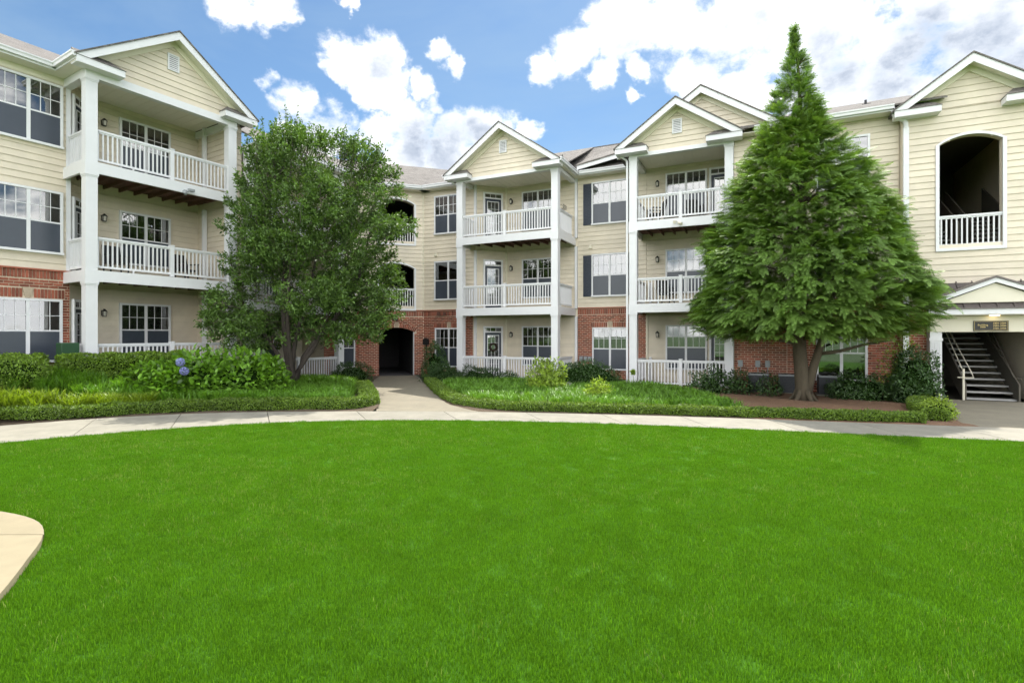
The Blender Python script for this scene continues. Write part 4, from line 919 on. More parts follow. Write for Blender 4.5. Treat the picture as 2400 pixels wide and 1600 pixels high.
# =================================================================== RIGHT WING (stair hall)
RB = root('apartment_building', 'stair-hall building at the right edge with gabled siding front and arched balcony opening', 'building', FM)
def right_wing():
    p, fr = RB, FM; v = -0.12; A, B_ = 12.36, 13.80; u0, u1 = 11.46, 14.75; gc = 13.05
    wall_with_arch(p, fr, u0, u1, 3.2, 8.9, v + 0.001, v + 0.2, A, B_, 4.42, 7.47, 0.22, SIDING)
    box('wall', SIDING, p, fr, u0, u0 + 0.2, v + 0.2, 7, 0, 8.9); box('wall', SIDING, p, fr, u1 - 0.2, u1, v + 0.2, 7, 0, 8.9); box('wall', SIDING, p, fr, u0, u1, 7, 7.2, 0, 8.9)
    hole = (A, B_, 4.42, 7.69, 0.22)
    siding(p, fr, u0, u1, 3.2, 8.55, v, [hole])
    MB().prism([(u0, 8.55), (u1, 8.55), (u1, 8.6), (gc, 9.7), (u0, 8.6)], v + 0.001, v + 0.1).build('gable_wall', SIDING, p, fr)
    gable(p, fr, gc, 1.84, 8.62, 9.93, -0.52, v, 7.0, vent=False, wall_z0=8.55, ret=1.12)
    arch_trim(p, fr, A, B_, 4.42, 7.47, 0.22, v - 0.005, 0.085); railing(p, fr, A, B_, 4.42, 'u', v + 0.02, top=0.96, low=0.06)
    # brick pier and fluted pilaster
    box('wall', MORTAR, p, fr, u0, 12.07, v + 0.001, v + 0.25, 0, 3.2); br = Bricks(p); br.courses(fr, u0, 12.06, 0.02, 2.7, v - 0.0005, (), 1.0); br.finish()
    m = MB(); m.box(12.08, 12.36, -0.42, -0.10, -0.12, 1.96); m.box(12.06, 12.38, -0.44, -0.08, -0.13, 0.02); m.box(12.06, 12.38, -0.44, -0.08, 1.70, 1.78); o = m.build('pilaster', WHITE, p, fr)
    for i in range(6): box('flute', WHITE, o, fr, 12.105 + i * 0.04, 12.128 + i * 0.04, -0.435, -0.42, 0.06, 1.66)
    # portico: beam, fascia, metal roof, pediment
    box('portico_beam', TRIM, p, fr, 12.08, 15.0, -0.46, -0.12, 1.962, 2.42)
    box('portico_fascia', WHITE, p, fr, 11.95, 15.0, -0.86, -0.83, 2.45, 2.63); box('soffit', SOFFIT, p, fr, 11.95, 15.0, -0.83, -0.12, 2.43, 2.448)
    q = [(11.9, -0.88, 2.635), (15.0, -0.88, 2.635), (15.0, -0.125, 3.42), (11.9, -0.125, 3.42)]; rf = roofslab('metal_roof', p, fr, q, 0.03, METALROOF)
    for i in range(9):
        u = 12.02 + i * 0.36; MB().hexa([(u, -0.89, 2.640), (u + 0.025, -0.89, 2.640), (u + 0.025, -0.13, 3.425), (u, -0.13, 3.425)], [(u, -0.89, 2.675), (u + 0.025, -0.89, 2.675), (u + 0.025, -0.13, 3.46), (u, -0.13, 3.46)]).build('standing_seam', METALROOF, rf, fr)
    box('flashing', METALROOF, p, fr, 11.9, 15.0, -0.90, -0.87, 2.60, 2.634)
    pc = 13.43; ph = 1.32; za, zb = 3.45, 2.88
    MB().prism([(pc - ph + 0.1, 2.78), (pc + ph - 0.1, 2.78), (pc, za - 0.14)], -0.80, -0.72).build('pediment_wall', TRIM, p, fr)
    for sg in (-1, 1):
        poly = [(pc + sg * ph, zb - 0.10), (pc, za - 0.12), (pc, za), (pc + sg * ph, zb + 0.02)]
        if sg > 0: poly = poly[::-1]
        MB().prism(poly, -0.90, -0.80).build('rake_board', WHITE, p, fr)
        q = [(pc, -0.93, za + 0.055), (pc, -0.15, za + 0.055), (pc + sg * (ph + 0.03), -0.15, zb + 0.065), (pc + sg * (ph + 0.03), -0.93, zb + 0.065)]
        if sg > 0: q = q[::-1]
        roofslab('metal_roof', p, fr, q, 0.052, METALROOF)
    m = MB().tube([(13.48, -0.62, 2.429), (13.48, -0.62, 2.405)], 0.11, 16); m.build('soffit_lamp', LAMPON, p, fr)
    # interior hall, stairs
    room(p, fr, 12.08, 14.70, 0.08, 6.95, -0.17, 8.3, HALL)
    box('landing', HALL, p, fr, 12.1, 14.7, 0.081, 1.15, 4.25, 4.42); box('landing', HALL, p, fr, 12.1, 14.7, 4.95, 6.9, 2.86, 3.03); box('landing', HALL, p, fr, 12.1, 14.7, 3.9, 6.9, 5.9, 6.08)
    def flight(ua, ub, vs, zs, n, run=0.28, rise=0.178, tread=STEEL, side=HALL, par=0.95):
        for i in range(n): box('stair_tread', tread, p, fr, ua + 0.04, ub - 0.04, vs + i * run, vs + i * run + 0.30, zs + (i + 1) * rise - 0.045, zs + (i + 1) * rise)
        L_ = n * run; H_ = n * rise
        for u in (ua, ub - 0.04):
            MB().hexa([(u, vs - 0.12, zs - 0.05), (u + 0.04, vs - 0.12, zs - 0.05), (u + 0.04, vs + L_, zs + H_ - 0.05), (u, vs + L_, zs + H_ - 0.05)], [(u, vs - 0.12, zs + par), (u + 0.04, vs - 0.12, zs + par), (u + 0.04, vs + L_, zs + H_ + par), (u, vs + L_, zs + H_ + par)]).build('stair_parapet', side, p, fr)
    flight(13.05, 14.30, 0.30, -0.17, 17, par=0.62)
    flight(12.30, 13.15, 1.15, 4.42, 9, par=0.95); flight(13.45, 14.5, 1.15, 4.42, 9, par=0.9)
    m = MB(); m.tube([(13.01, 0.16, -0.17), (13.01, 0.16, 0.88)], 0.03, 8)
    m.tube([(12.86, 0.12, 0.62), (13.22, 0.06, 0.62), (13.20, 0.22, 0.80), (13.10, 2.4, 2.35)], 0.015, 8); m.tube([(12.99, 0.20, 0.86), (12.99, 2.2, 2.3)], 0.014, 8); m.build('handrail', TRIM, p, fr)
    MB().tube([(14.28, 0.06, 0.62), (14.12, 0.08, 0.66), (14.22, 2.4, 2.35)], 0.016, 8).build('handrail', HALL, p, fr)
    m = MB(); m.box(12.55, 12.95, 2.2, 2.9, 0.02, 0.75); m.build('utility_cabinet', STEEL, p, fr)
    m = MB(); m.tube([(12.40, 0.9, 6.74), (12.40, 0.9, 6.80)], [0.10, 0.07], 10); m.build('hall_lamp', LAMPOR, p, fr)
    # downspout
    m = MB(); m.tube([(11.22, -0.32, 8.66), (11.24, -0.30, 8.52), (11.34, -0.25, 8.42), (11.50, -0.18, 8.36), (11.55, -0.185, 8.26), (11.55, -0.185, 8.1)], 0.065, 8); m.box(11.48, 11.62, -0.235, -0.152, 0.3, 8.12); m.build('downspout', WHITE, p, fr)
right_wing()

# =================================================================== SIGN
def text_mesh(txt, size):
    cu = bpy.data.curves.new('lettering', 'FONT'); cu.body = txt; cu.size = size; cu.extrude = 0.002; cu.align_x = 'CENTER'; cu.align_y = 'CENTER'; cu.resolution_u = 3
    o = bpy.data.objects.new('lettering', cu); COL.objects.link(o); dg = bpy.context.evaluated_depsgraph_get(); me = bpy.data.meshes.new_from_object(o.evaluated_get(dg)); bpy.data.objects.remove(o); return me
sg = root('building_sign', 'black and gold building number sign on the portico beam', 'sign', FM @ Matrix.Translation((13.44, -0.462, 2.13)))
fs_ = WM[sg.name]
box('sign_panel', BLACK, sg, fs_, -0.38, 0.38, -0.030, 0.0, -0.145, 0.145)
m = MB()
for (a, b, c, d) in ((-0.365, 0.365, 0.126, 0.132), (-0.365, 0.365, -0.132, -0.126), (-0.365, -0.359, -0.126, 0.126), (0.359, 0.365, -0.126, 0.126)): m.box(a, b, -0.034, -0.0301, c, d)
m.build('gold_border', GOLD, sg, fs_)
for t, x, z, s in (('Building', -0.18, 0.025, 0.072), ('3000', -0.18, -0.035, 0.062), ('3301-3304', 0.185, 0.072, 0.066), ('3201-3204', 0.185, 0.0, 0.066), ('3101-3104', 0.185, -0.072, 0.066)):
    me = text_mesh(t, s); me.materials.clear(); me.materials.append(GOLD); place(me, 'lettering', sg, fs_ @ Matrix.Translation((x, -0.034, z)) @ Matrix.Rotation(R(90), 4, 'X'))

# =================================================================== SMALL THINGS ON THE BUILDINGS
def meter(u, v, z, label, grp, fr=FM):
    m = MB(); m.box(u - 0.075, u + 0.075, v - 0.11, v - 0.016, z - 0.10, z + 0.10); m.box(u - 0.085, u + 0.085, v - 0.118, v - 0.02, z + 0.10, z + 0.112)
    m.box(u - 0.055, u + 0.055, v - 0.117, v - 0.11, z - 0.06, z + 0.07); m.tube([(u, v - 0.05, z - 0.10), (u, v - 0.05, z - 0.45)], 0.015, 6)
    o = m.build('electrical_box', GREYBOX, None, fr); tag(o, label, 'electrical box', grp)
for u, l in ((0.60, 'leftmost of three grey electrical boxes beside the shuttered bay'), (0.79, 'middle of three grey electrical boxes beside the shuttered bay'), (0.98, 'rightmost of three grey electrical boxes beside the shuttered bay')): meter(u, 2.19, 0.86, l, 'grey boxes by the shuttered bay')
for u, l in ((6.96, 'grey electrical box on brick nearest the white porch column'), (7.50, 'grey electrical box on brick above the left condenser, left of its pair'), (7.80, 'grey electrical box on brick above the left condenser, right of its pair')): meter(u, 0.11, 0.90, l, 'grey boxes on the brick wall by the conifer')
def condenser(u, v, label, s=0.62, h=0.62):
    W_ = sub(FM, u, v); r = root('air_conditioner', label, 'air conditioner', W_, 'condenser units along the brick wall')
    box('cabinet', AC, r, W_, -s / 2 + 0.02, s / 2 - 0.02, -s / 2 + 0.02, s / 2 - 0.02, 0.05, h - 0.05); box('base_pad', CONC, r, W_, -s / 2 - 0.05, s / 2 + 0.05, -s / 2 - 0.05, s / 2 + 0.05, -0.02, 0.05)
    box('lid', GREYBOX, r, W_, -s / 2, s / 2, -s / 2, s / 2, h - 0.05, h)
    for i in range(4):
        a, b = (-1) ** (i & 1), (-1) ** (i >> 1); box('corner_post', AC, r, W_, a * (s / 2 - 0.02) - 0.02, a * (s / 2 - 0.02) + 0.02, b * (s / 2 - 0.02) - 0.02, b * (s / 2 - 0.02) + 0.02, 0.05, h - 0.05)
    for i in range(9):
        z = 0.10 + i * 0.05; box('louvre', AC, r, W_, -s / 2 + 0.04, s / 2 - 0.04, -s / 2 + 0.004, -s / 2 + 0.02, z, z + 0.025)
    m = MB()
    for i in range(12):
        a = i * math.pi / 6; m.tube([(0.05 * math.cos(a), 0.05 * math.sin(a), h + 0.012), (0.25 * math.cos(a), 0.25 * math.sin(a), h + 0.006)], 0.006, 4)
    m.build('fan_grille', BLACK, r, W_)
condenser(7.52, -0.50, 'dark air conditioner under the two grey boxes, left of the conifer trunk')
condenser(8.42, -0.55, 'dark air conditioner half hidden behind the conifer trunk'); condenser(9.52, -0.60, 'dark air conditioner under the brick-wall window, right of the conifer trunk')
# wreath on the ground floor door
fw = sub(sub(FM, -4.05, 1.15, 45), 0.79, -0.105, 0, 1.33)
m = MB()
for k in range(3): 
    pts = [((0.155 + 0.02 * math.sin(5 * t + k * 2)) * math.cos(t), 0.02 * math.sin(7 * t + k), (0.155 + 0.02 * math.sin(5 * t + k * 2)) * math.sin(t)) for t in np.linspace(0, 2 * math.pi, 40)]
    m.tube(pts, 0.035, 6, False)
for k in range(150):
    t = random.uniform(0, 6.28); r = 0.16 + random.uniform(-0.05, 0.06); a = random.uniform(0, 6.28); m.tube([(0.16 * math.cos(t), 0, 0.16 * math.sin(t)), (r * math.cos(t) + 0.05 * math.cos(a), random.uniform(-0.05, 0.03), r * math.sin(t) + 0.05 * math.sin(a))], [0.008, 0.003], 4)
tag(m.build('wreath', WREATH, None, fw), 'dark twig wreath hanging on the ground-floor porch door', 'wreath')
# green utility box at the left porch
W_ = sub(FL, -0.30, 0.30); g = root('utility_box', 'dark green utility box beside the left porch column', 'utility box', W_)
box('cabinet', GREENBOX, g, W_, -0.21, 0.21, -0.18, 0.18, 0.5, 1.66, 0.03); box('base_pad', CONC, g, W_, -0.25, 0.25, -0.22, 0.22, 0.4, 0.5)
# plaque by the passage
m = MB(); P_ = [(-0.15, 0), (0.15, 0), (0.15, 0.22)] + [(0.15 * math.cos(a), 0.22 + 0.09 * math.sin(a)) for a in np.linspace(0.2, math.pi - 0.2, 8)] + [(-0.15, 0.22)]
m.prism(P_, -0.12, -0.02); m.box(-0.02, 0.02, -0.06, -0.02, -0.5, 0.0); tag(m.build('mailbox', BLACK, None, sub(FM, -6.70, 1.13, 0, 1.42)), 'black round-topped wall box on brick right of the passage', 'mailbox')
# patio chairs on balconies
def chair(fr, u, v, z, rot, label, m_=BLACK):
    W_ = sub(fr, u, v, rot, z); r = root('patio_chair', label, 'chair', W_, 'dark chairs on the balconies')
    box('seat', m_, r, W_, -0.26, 0.26, -0.25, 0.25, 0.38, 0.43)
    MB().hexa([(-0.26, 0.22, 0.43), (0.26, 0.22, 0.43), (0.26, 0.26, 0.43), (-0.26, 0.26, 0.43)], [(-0.24, 0.36, 0.98), (0.24, 0.36, 0.98), (0.24, 0.39, 0.98), (-0.24, 0.39, 0.98)]).build('backrest', m_, r, W_)
    for a in (-0.25, 0.22):
        for b in (-0.25, 0.22): box('leg', m_, r, W_, a, a + 0.035, b, b + 0.035, 0, 0.38)
        box('armrest', m_, r, W_, a - 0.01, a + 0.045, -0.27, 0.30, 0.62, 0.65); box('arm_post', m_, r, W_, a, a + 0.035, -0.25, -0.215, 0.43, 0.62)
chair(FM, 5.35, 1.2, DM[2], 20, 'dark armchair behind the rail on the top balcony nearest the conifer'); chair(FM, 3.95, 1.0, DM[2], -60, 'dark armchair at the left end of the top balcony nearest the conifer')
chair(FL, 1.25, 1.3, DL[1], 0, 'dark armchair on the middle balcony of the left building'); chair(FL, 3.4, 1.4, DL[1], 10, 'dark armchair at the right end of the left building middle balcony')
chair(FM, 4.3, 1.1, DM[1], 30, 'dark armchair on the middle balcony nearest the conifer')
# wire basket on rail
m = MB()
for k in range(7): m.tube([(-0.2 + k * 0.066, 0, 0), (-0.2 + k * 0.066, -0.09, 0.02), (-0.2 + k * 0.066, -0.1, 0.16 + 0.04 * (k % 2))], 0.006, 4)
for z in (0.02, 0.15): m.tube([(-0.2, -0.095, z), (0.2, -0.095, z)], 0.007, 4); m.tube([(-0.2, 0.0, z), (0.2, 0.0, z)], 0.007, 4)
tag(m.build('planter_basket', BLACK, None, sub(FM, 0.21, 0.85, 90, DM[2] + 0.97)), 'empty black wire basket on the side rail of a top balcony', 'basket')

# =================================================================== VEGETATION
def unit(v): return v / np.maximum(np.linalg.norm(v, axis=-1, keepdims=True), 1e-9)
def leaf_cloud(P, D, Nn, size, aspect=0.45, fold=0.18, rnd=None, droop=0.15):
    """P base points, D growth direction, Nn leaf normals -> two-triangle folded leaves"""
    n = len(P); D = unit(D); S = unit(np.cross(D, Nn)); U = np.cross(S, D); size = np.asarray(size).reshape(-1, 1)
    b = P; t = P + D * size - U * size * droop; m = P + D * size * 0.45
    l = m + S * size * aspect * 0.5 + U * size * fold; r = m - S * size * aspect * 0.5 + U * size * fold
    V = np.stack([b, l, t, r], 1).reshape(-1, 3); i = np.arange(n)[:, None] * 4
    F = np.concatenate([i + [0, 2, 1], i + [0, 3, 2]], 0)
    rr = rng.uniform(size=n) if rnd is None else rnd
    return V, F, np.repeat(rr, 4)
def rand_dirs(n, r=rng): return unit(r.normal(size=(n, 3)))
def limb(m, pts, r0, r1, k=7, n=8):
    P = np.array(pts, float); d = np.r_[0, np.cumsum(np.linalg.norm(np.diff(P, axis=0), axis=1))]; t = np.linspace(0, d[-1], n)
    Q = np.c_[[np.interp(t, d, P[:, i]) for i in range(3)]].T; Q[1:-1] = 0.25 * Q[:-2] + 0.5 * Q[1:-1] + 0.25 * Q[2:]
    m.tube([tuple(q) for q in Q], list(np.linspace(r0, r1, n)), k)

# ---------------- holly
def holly():
    bx, by = -7.35, 17.6; bz = float(ground_h(np.array(bx), np.array(by)))
    Wd = Matrix.Translation((bx, by, bz)); t = root('holly_tree', 'tall bushy holly tree with many stems in front of the left building', 'tree', Wd)
    r = np.random.default_rng(5); m = MB()
    stems = [[(0, 0, -0.2), (-0.12, 0.05, 0.5), (-0.25, 0.0, 1.2), (-0.35, 0.1, 2.4), (-0.3, 0.1, 4.5), (-0.1, 0.1, 7.6)], [(0.05, 0.05, -0.1), (0.12, 0.0, 0.5), (0.5, -0.1, 1.2), (1.3, -0.1, 2.0), (2.2, 0.0, 3.4), (2.6, 0, 5.2)],
             [(-0.05, 0.1, 0.1), (-0.1, 0.2, 0.7), (-0.05, 0.3, 1.6), (0.4, 0.3, 3.0), (1.0, 0.3, 5.8)], [(-0.1, 0, 0.2), (-0.4, 0.0, 0.9), (-0.9, 0.1, 1.6), (-1.7, 0.1, 2.6), (-2.1, 0, 4.2)],
             [(0.08, -0.1, 0.1), (0.05, -0.25, 0.8), (0.1, -0.6, 1.6), (0.3, -1.1, 2.9), (0.5, -1.3, 4.2)], [(0.02, -0.05, 0), (0.3, -0.1, 0.7), (0.85, -0.2, 1.3), (1.2, -0.4, 2.1), (1.8, -0.5, 3.3)]]
    for s, a in zip(stems, (0.13, 0.11, 0.09, 0.08, 0.08, 0.09)): limb(m, s, a, 0.025, 8, 12)
    m.build('trunk', BARKD, t, Wd, smooth=True)
    # crown outline as (height, left, right) about the trunk axis
    prof = np.array([(1.10, -0.7, 1.9), (1.3, -2.0, 2.5), (1.6, -2.65, 2.9), (2.0, -2.75, 3.25), (2.6, -2.5, 3.45), (3.3, -2.2, 3.6), (4.2, -2.1, 3.85), (4.8, -2.05, 4.0), (5.3, -1.9, 3.9), (6.0, -1.85, 3.6), (6.5, -1.75, 3.5), (7.0, -1.65, 3.4), (7.5, -1.5, 3.2), (7.8, -1.3, 2.95), (8.1, -1.05, 2.3), (8.35, -0.85, 0.6), (8.7, -0.5, 0.12), (9.25, -0.2, -0.05)])
    def inside(x, y, h):
        lo, hi = np.interp(h, prof[:, 0], prof[:, 1]), np.interp(h, prof[:, 0], prof[:, 2]); c, w = (lo + hi) / 2, (hi - lo) / 2; dp = min(w * 0.85, 2.35)
        return math.hypot((x - c) / max(w, 0.05), y / max(dp, 0.05)) if 1.05 < h < 9.3 else 9
    C = []; big = []
    while len(big) < 112:
        h = r.uniform(1.5, 8.9); lo, hi = np.interp(h, prof[:, 0], prof[:, 1]), np.interp(h, prof[:, 0], prof[:, 2]); c, w = (lo + hi) / 2, (hi - lo) / 2
        if w < r.uniform(0, 3.1): continue
        a = r.uniform(0, 6.28); q = r.uniform(0.55, 0.95); x, y = c + w * q * math.cos(a), min(w * 0.85, 2.35) * q * math.sin(a)
        if all((x - b[0]) ** 2 + (y - b[1]) ** 2 + (h - b[2]) ** 2 > 0.30 for b in big): big.append((x, y, h, r.uniform(0.42, 0.78)))
    for (x, y, h, rad) in big:
        for k in range(int(26 * (rad / 0.6) ** 2)):
            d = r.normal(size=3); d /= np.linalg.norm(d); d[2] = d[2] * 0.8 + 0.15; e = rad * r.uniform(0.35, 1.0) ** 0.6; X, Y, H = x + d[0] * e, y + d[1] * e, h + d[2] * e
            q = inside(X, Y, H)
            if q > 1.06: continue
            if tow(FLi, bx + X, by + Y)[1] > -0.15: continue
            C.append((X, Y, H, q))
    for k in range(420):
        h = r.uniform(1.5, 8.6); lo, hi = np.interp(h, prof[:, 0], prof[:, 1]), np.interp(h, prof[:, 0], prof[:, 2]); c, w = (lo + hi) / 2, (hi - lo) / 2; a = r.uniform(0, 6.28); q = r.uniform(0.1, 0.75)
        X, Y = c + w * q * math.cos(a), min(w * 0.85, 2.35) * q * math.sin(a)
        if tow(FLi, bx + X, by + Y)[1] < -0.15: C.append((X, Y, h, q))
    C = np.array(C); Ps = []; Ds = []; Ns = []; Sz = []; Rn = []; tw = MB()
    for (x, y, h, q) in C:
        out = np.array([x * 0.8, y, (h - 3.6) * 0.55 + 0.9]); out = out / np.linalg.norm(out); out = out + r.normal(size=3) * 0.35; out /= np.linalg.norm(out)
        L_ = r.uniform(0.32, 0.62); p0 = np.array([x, y, h]) - out * L_ * 0.6; nl = 30 if q > 0.55 else 17
        tt = r.uniform(0, 1, nl) ** 0.8
        ax = p0 + out * L_ * tt[:, None] + r.normal(size=(nl, 3)) * 0.035 * (1.4 - tt[:, None])
        side = unit(r.normal(size=(nl, 3)) + out * 0.9); Ps.append(ax + side * 0.03); Ds.append(side); Ns.append(unit(r.normal(size=(nl, 3)) * 0.8 + [0, 0, 0.9])); Sz.append(r.uniform(0.075, 0.135, nl)); k = r.uniform(); Rn.append(np.clip(0.5 * k + 0.5 * r.uniform(size=nl) + 0.12 * tt, 0, 1))
        if r.uniform() < 0.45: tw.tube([tuple(p0 - out * 0.3), tuple(p0 + out * L_ * 0.9)], [0.010, 0.004], 3)
    # wispy upright leaders at the top
    for k in range(60):
        x = r.uniform(-1.4, 3.2); h = np.interp(x, [-1.5, -0.6, 0.0, 0.6, 1.6, 2.6, 3.3], [7.3, 8.3, 8.7, 8.0, 7.8, 7.7, 7.0]) + r.uniform(-0.3, 0.25); y = r.uniform(-0.8, 0.8)
        nl = 22; tt = r.uniform(0, 1, nl); ax = np.array([x, y, h]) + np.outer(tt, [r.uniform(-.12, .12), r.uniform(-.12, .12), 0.55]); side = unit(r.normal(size=(nl, 3)) + [0, 0, 0.8])
        Ps.append(ax); Ds.append(side); Ns.append(rand_dirs(nl, r)); Sz.append(r.uniform(0.06, 0.10, nl)); Rn.append(r.uniform(0.2, 1, nl)); tw.tube([(x, y, h - 0.5), tuple(ax[np.argmax(tt)])], [0.009, 0.003], 3)
    V, F, rn = leaf_cloud(np.concatenate(Ps), np.concatenate(Ds), np.concatenate(Ns), np.concatenate(Sz), 0.48, 0.10, np.concatenate(Rn))
    tag(place(fast_mesh('crown', V, F, HOLLY, rn), 'crown', t, Wd), kind=None); tw.build('twigs', BARKD, t, Wd)
holly()

# ---------------- conifer
def conifer():
    bx, by = 8.35, 15.05; Wd = Matrix.Translation((bx, by, 0)) @ Matrix.Rotation(R(-25.4), 4, 'Z'); t = root('arborvitae_tree', 'large conical evergreen tree with a forked trunk in the mulch bed', 'tree', Wd)
    r = np.random.default_rng(9); m = MB()
    limb(m, [(0, 0, -0.1), (0.0, 0, 0.35), (-0.05, 0, 0.9), (-0.12, 0, 1.7), (-0.1, 0, 3), (0.0, 0, 6), (-0.1, 0, 9.2), (-0.2, 0, 10.5)], 0.21, 0.02, 10, 22); limb(m, [(0.10, 0.0, 0.2), (0.22, -0.02, 0.9), (0.48, -0.05, 1.7), (0.75, 0, 3), (0.7, 0, 5)], 0.13, 0.04, 9, 12)
    limb(m, [(0.40, -0.03, 1.35), (0.9, -0.2, 1.42), (1.4, -0.3, 1.62), (2.1, -0.4, 1.75)], 0.06, 0.02, 7, 8); limb(m, [(-0.1, 0, 1.6), (-0.7, -0.3, 1.75), (-1.5, -0.5, 1.85)], 0.05, 0.02, 7, 8)
    for k in range(5): a = k * 1.26 + 0.3; limb(m, [(0.14 * math.cos(a), 0.14 * math.sin(a), 0.28), (0.27 * math.cos(a), 0.27 * math.sin(a), 0.06), (0.42 * math.cos(a), 0.42 * math.sin(a), -0.06)], 0.09, 0.04, 6, 5)
    for k in range(60):
        h = r.uniform(1.6, 9.8); a = r.uniform(0, 6.28); L_ = np.interp(h, [1.6, 3, 6.5, 10], [2.8, 2.6, 1.1, 0.15]) * 0.72; limb(m, [(-0.1, 0, h), (0.5 * L_ * math.cos(a), 0.36 * L_ * math.sin(a), h + 0.25 * L_), (L_ * math.cos(a), 0.66 * L_ * math.sin(a), h + 0.35 * L_)], 0.04, 0.01, 5, 5)
    m.build('trunk', BARK, t, Wd, smooth=True)
    # outline (height, left, right) in metres from trunk axis
    prof = np.array([(1.85, -2.1, 1.9), (2.1, -2.75, 2.6), (2.5, -3.0, 2.95), (3.0, -3.02, 3.05), (3.4, -2.95, 3.05), (4.0, -2.75, 2.85), (4.6, -2.55, 2.5), (5.24, -2.35, 2.3), (5.86, -2.12, 2.05), (6.48, -1.80, 1.65), (7.1, -1.52, 1.2), (7.73, -1.28, 0.78), (8.36, -1.0, 0.55), (8.98, -0.78, 0.34), (9.6, -0.54, 0.18), (10.1, -0.38, 0.0), (10.73, -0.27, -0.2)])
    # flat spray template: rachis along +x with paired branchlets
    T = []; 
    def lf(p, ang, L_, w):
        c, s = math.cos(ang), math.sin(ang); T.append([(p, 0), (p + c * L_ * .5 - s * w, s * L_ * .5 + c * w), (p + c * L_, s * L_), (p + c * L_ * .5 + s * w, s * L_ * .5 - c * w)])
    for i in range(6):
        p = 0.06 + 0.145 * i; L_ = 0.50 - 0.055 * i
        for sg_ in (1, -1): lf(p, sg_ * R(40 - 3 * i), L_, 0.026)
    lf(0.72, 0, 0.34, 0.028); lf(0.0, 0, 0.75, 0.022)
    T = np.array(T).reshape(-1, 2); nq = len(T) // 4
    TX = np.c_[T, -0.30 * T[:, 0] ** 2 - 0.25 * T[:, 1] ** 2]
    # boughs: each is a fan of sprays
    nb = 5600; Vs = []; rn = []; cnt = 0
    holes = [(r.uniform(0, 6.28), r.uniform(2.5, 9.0), r.uniform(0.25, 0.6)) for _ in range(10)]
    while cnt < nb:
        h = r.uniform(1.85, 10.85); lo, hi = np.interp(h, prof[:, 0], prof[:, 1]), np.interp(h, prof[:, 0], prof[:, 2]); c, w = (lo + hi) / 2, (hi - lo) / 2
        if max(w, 0.26) < r.uniform(0, 3.4) * 0.95: continue
        a = r.uniform(0, 2 * math.pi); dp = min(w * 0.74, 2.1 if math.sin(a) > 0 else 2.5)
        lob = math.sin(4 * a + h * 1.3) * 0.5 + math.sin(2.9 * h + 2.1 * a) * 0.3 + math.sin(7 * a - 1.7 * h) * 0.2
        q = 1.0 + 0.15 * lob - abs(r.normal()) * 0.06 + (r.uniform(0.03, 0.12) if r.uniform() < 0.06 else 0.0)
        inner = r.uniform() < 0.30
        if inner: q *= r.uniform(0.45, 0.9)
        elif any(abs((a - ha + 3.14) % 6.28 - 3.14) * w < hr and abs(h - hh) < hr * 0.8 for ha, hh, hr in holes) and r.uniform() < 0.8: continue
        base = np.array([c + w * q * math.cos(a), dp * q * math.sin(a), h]); cnt += 1
        if (FMi @ (Wd @ Vector(base)))[1] > -0.25: continue
        out = np.array([math.cos(a), math.sin(a) * 1.25, 0.0]); out /= np.linalg.norm(out)
        up = np.interp(h, [1.8, 2.8, 6, 9, 10.8], [-0.15, 0.08, 0.32, 0.75, 1.6]) + r.normal() * 0.22; br = out + np.array([0, 0, up]) + r.normal(size=3) * 0.22; br /= np.linalg.norm(br)
        bn = np.array([0, 0, 1.0]) + out * 0.35 + r.normal(size=3) * 0.30; sd_ = np.cross(bn, br); sd_ /= np.linalg.norm(sd_); bn = np.cross(br, sd_)
        tone = r.uniform(); sc_ = (0.7 if h > 8.5 else 1.0) * r.uniform(0.8, 1.2); k = 9
        for j in range(k):
            f = (j + 0.5) / k; fan = (1 if j % 2 else -1) * R(r.uniform(12, 52)) * (1 - 0.5 * f)
            L_ = r.uniform(0.17, 0.29) * sc_; d = br * math.cos(fan) + sd_ * math.sin(fan) + bn * r.normal() * 0.12 - np.array([0, 0, 0.12]); d /= np.linalg.norm(d)
            nrm = bn + r.normal(size=3) * 0.22; s_ = np.cross(nrm, d); s_ /= np.linalg.norm(s_); n2 = np.cross(d, s_)
            o_ = base - br * 0.42 * sc_ + br * f * 0.40 * sc_ - np.array([0, 0, 0.10 * f * f])
            Vs.append(o_ + (TX[:, :1] * d + TX[:, 1:2] * s_ + TX[:, 2:3] * n2) * L_); rn.append(np.clip((0.45 * tone + 0.25 * r.uniform() + 0.18 * f) * 0.85 + 0.25 * T[:, 0], 0, 1))
    V = np.concatenate(Vs); n = len(V) // 4; i = np.arange(n)[:, None] * 4; F = i + [0, 1, 2, 3]
    place(fast_mesh('crown', V, F, CONIF, np.concatenate(rn)), 'crown', t, Wd)
conifer()

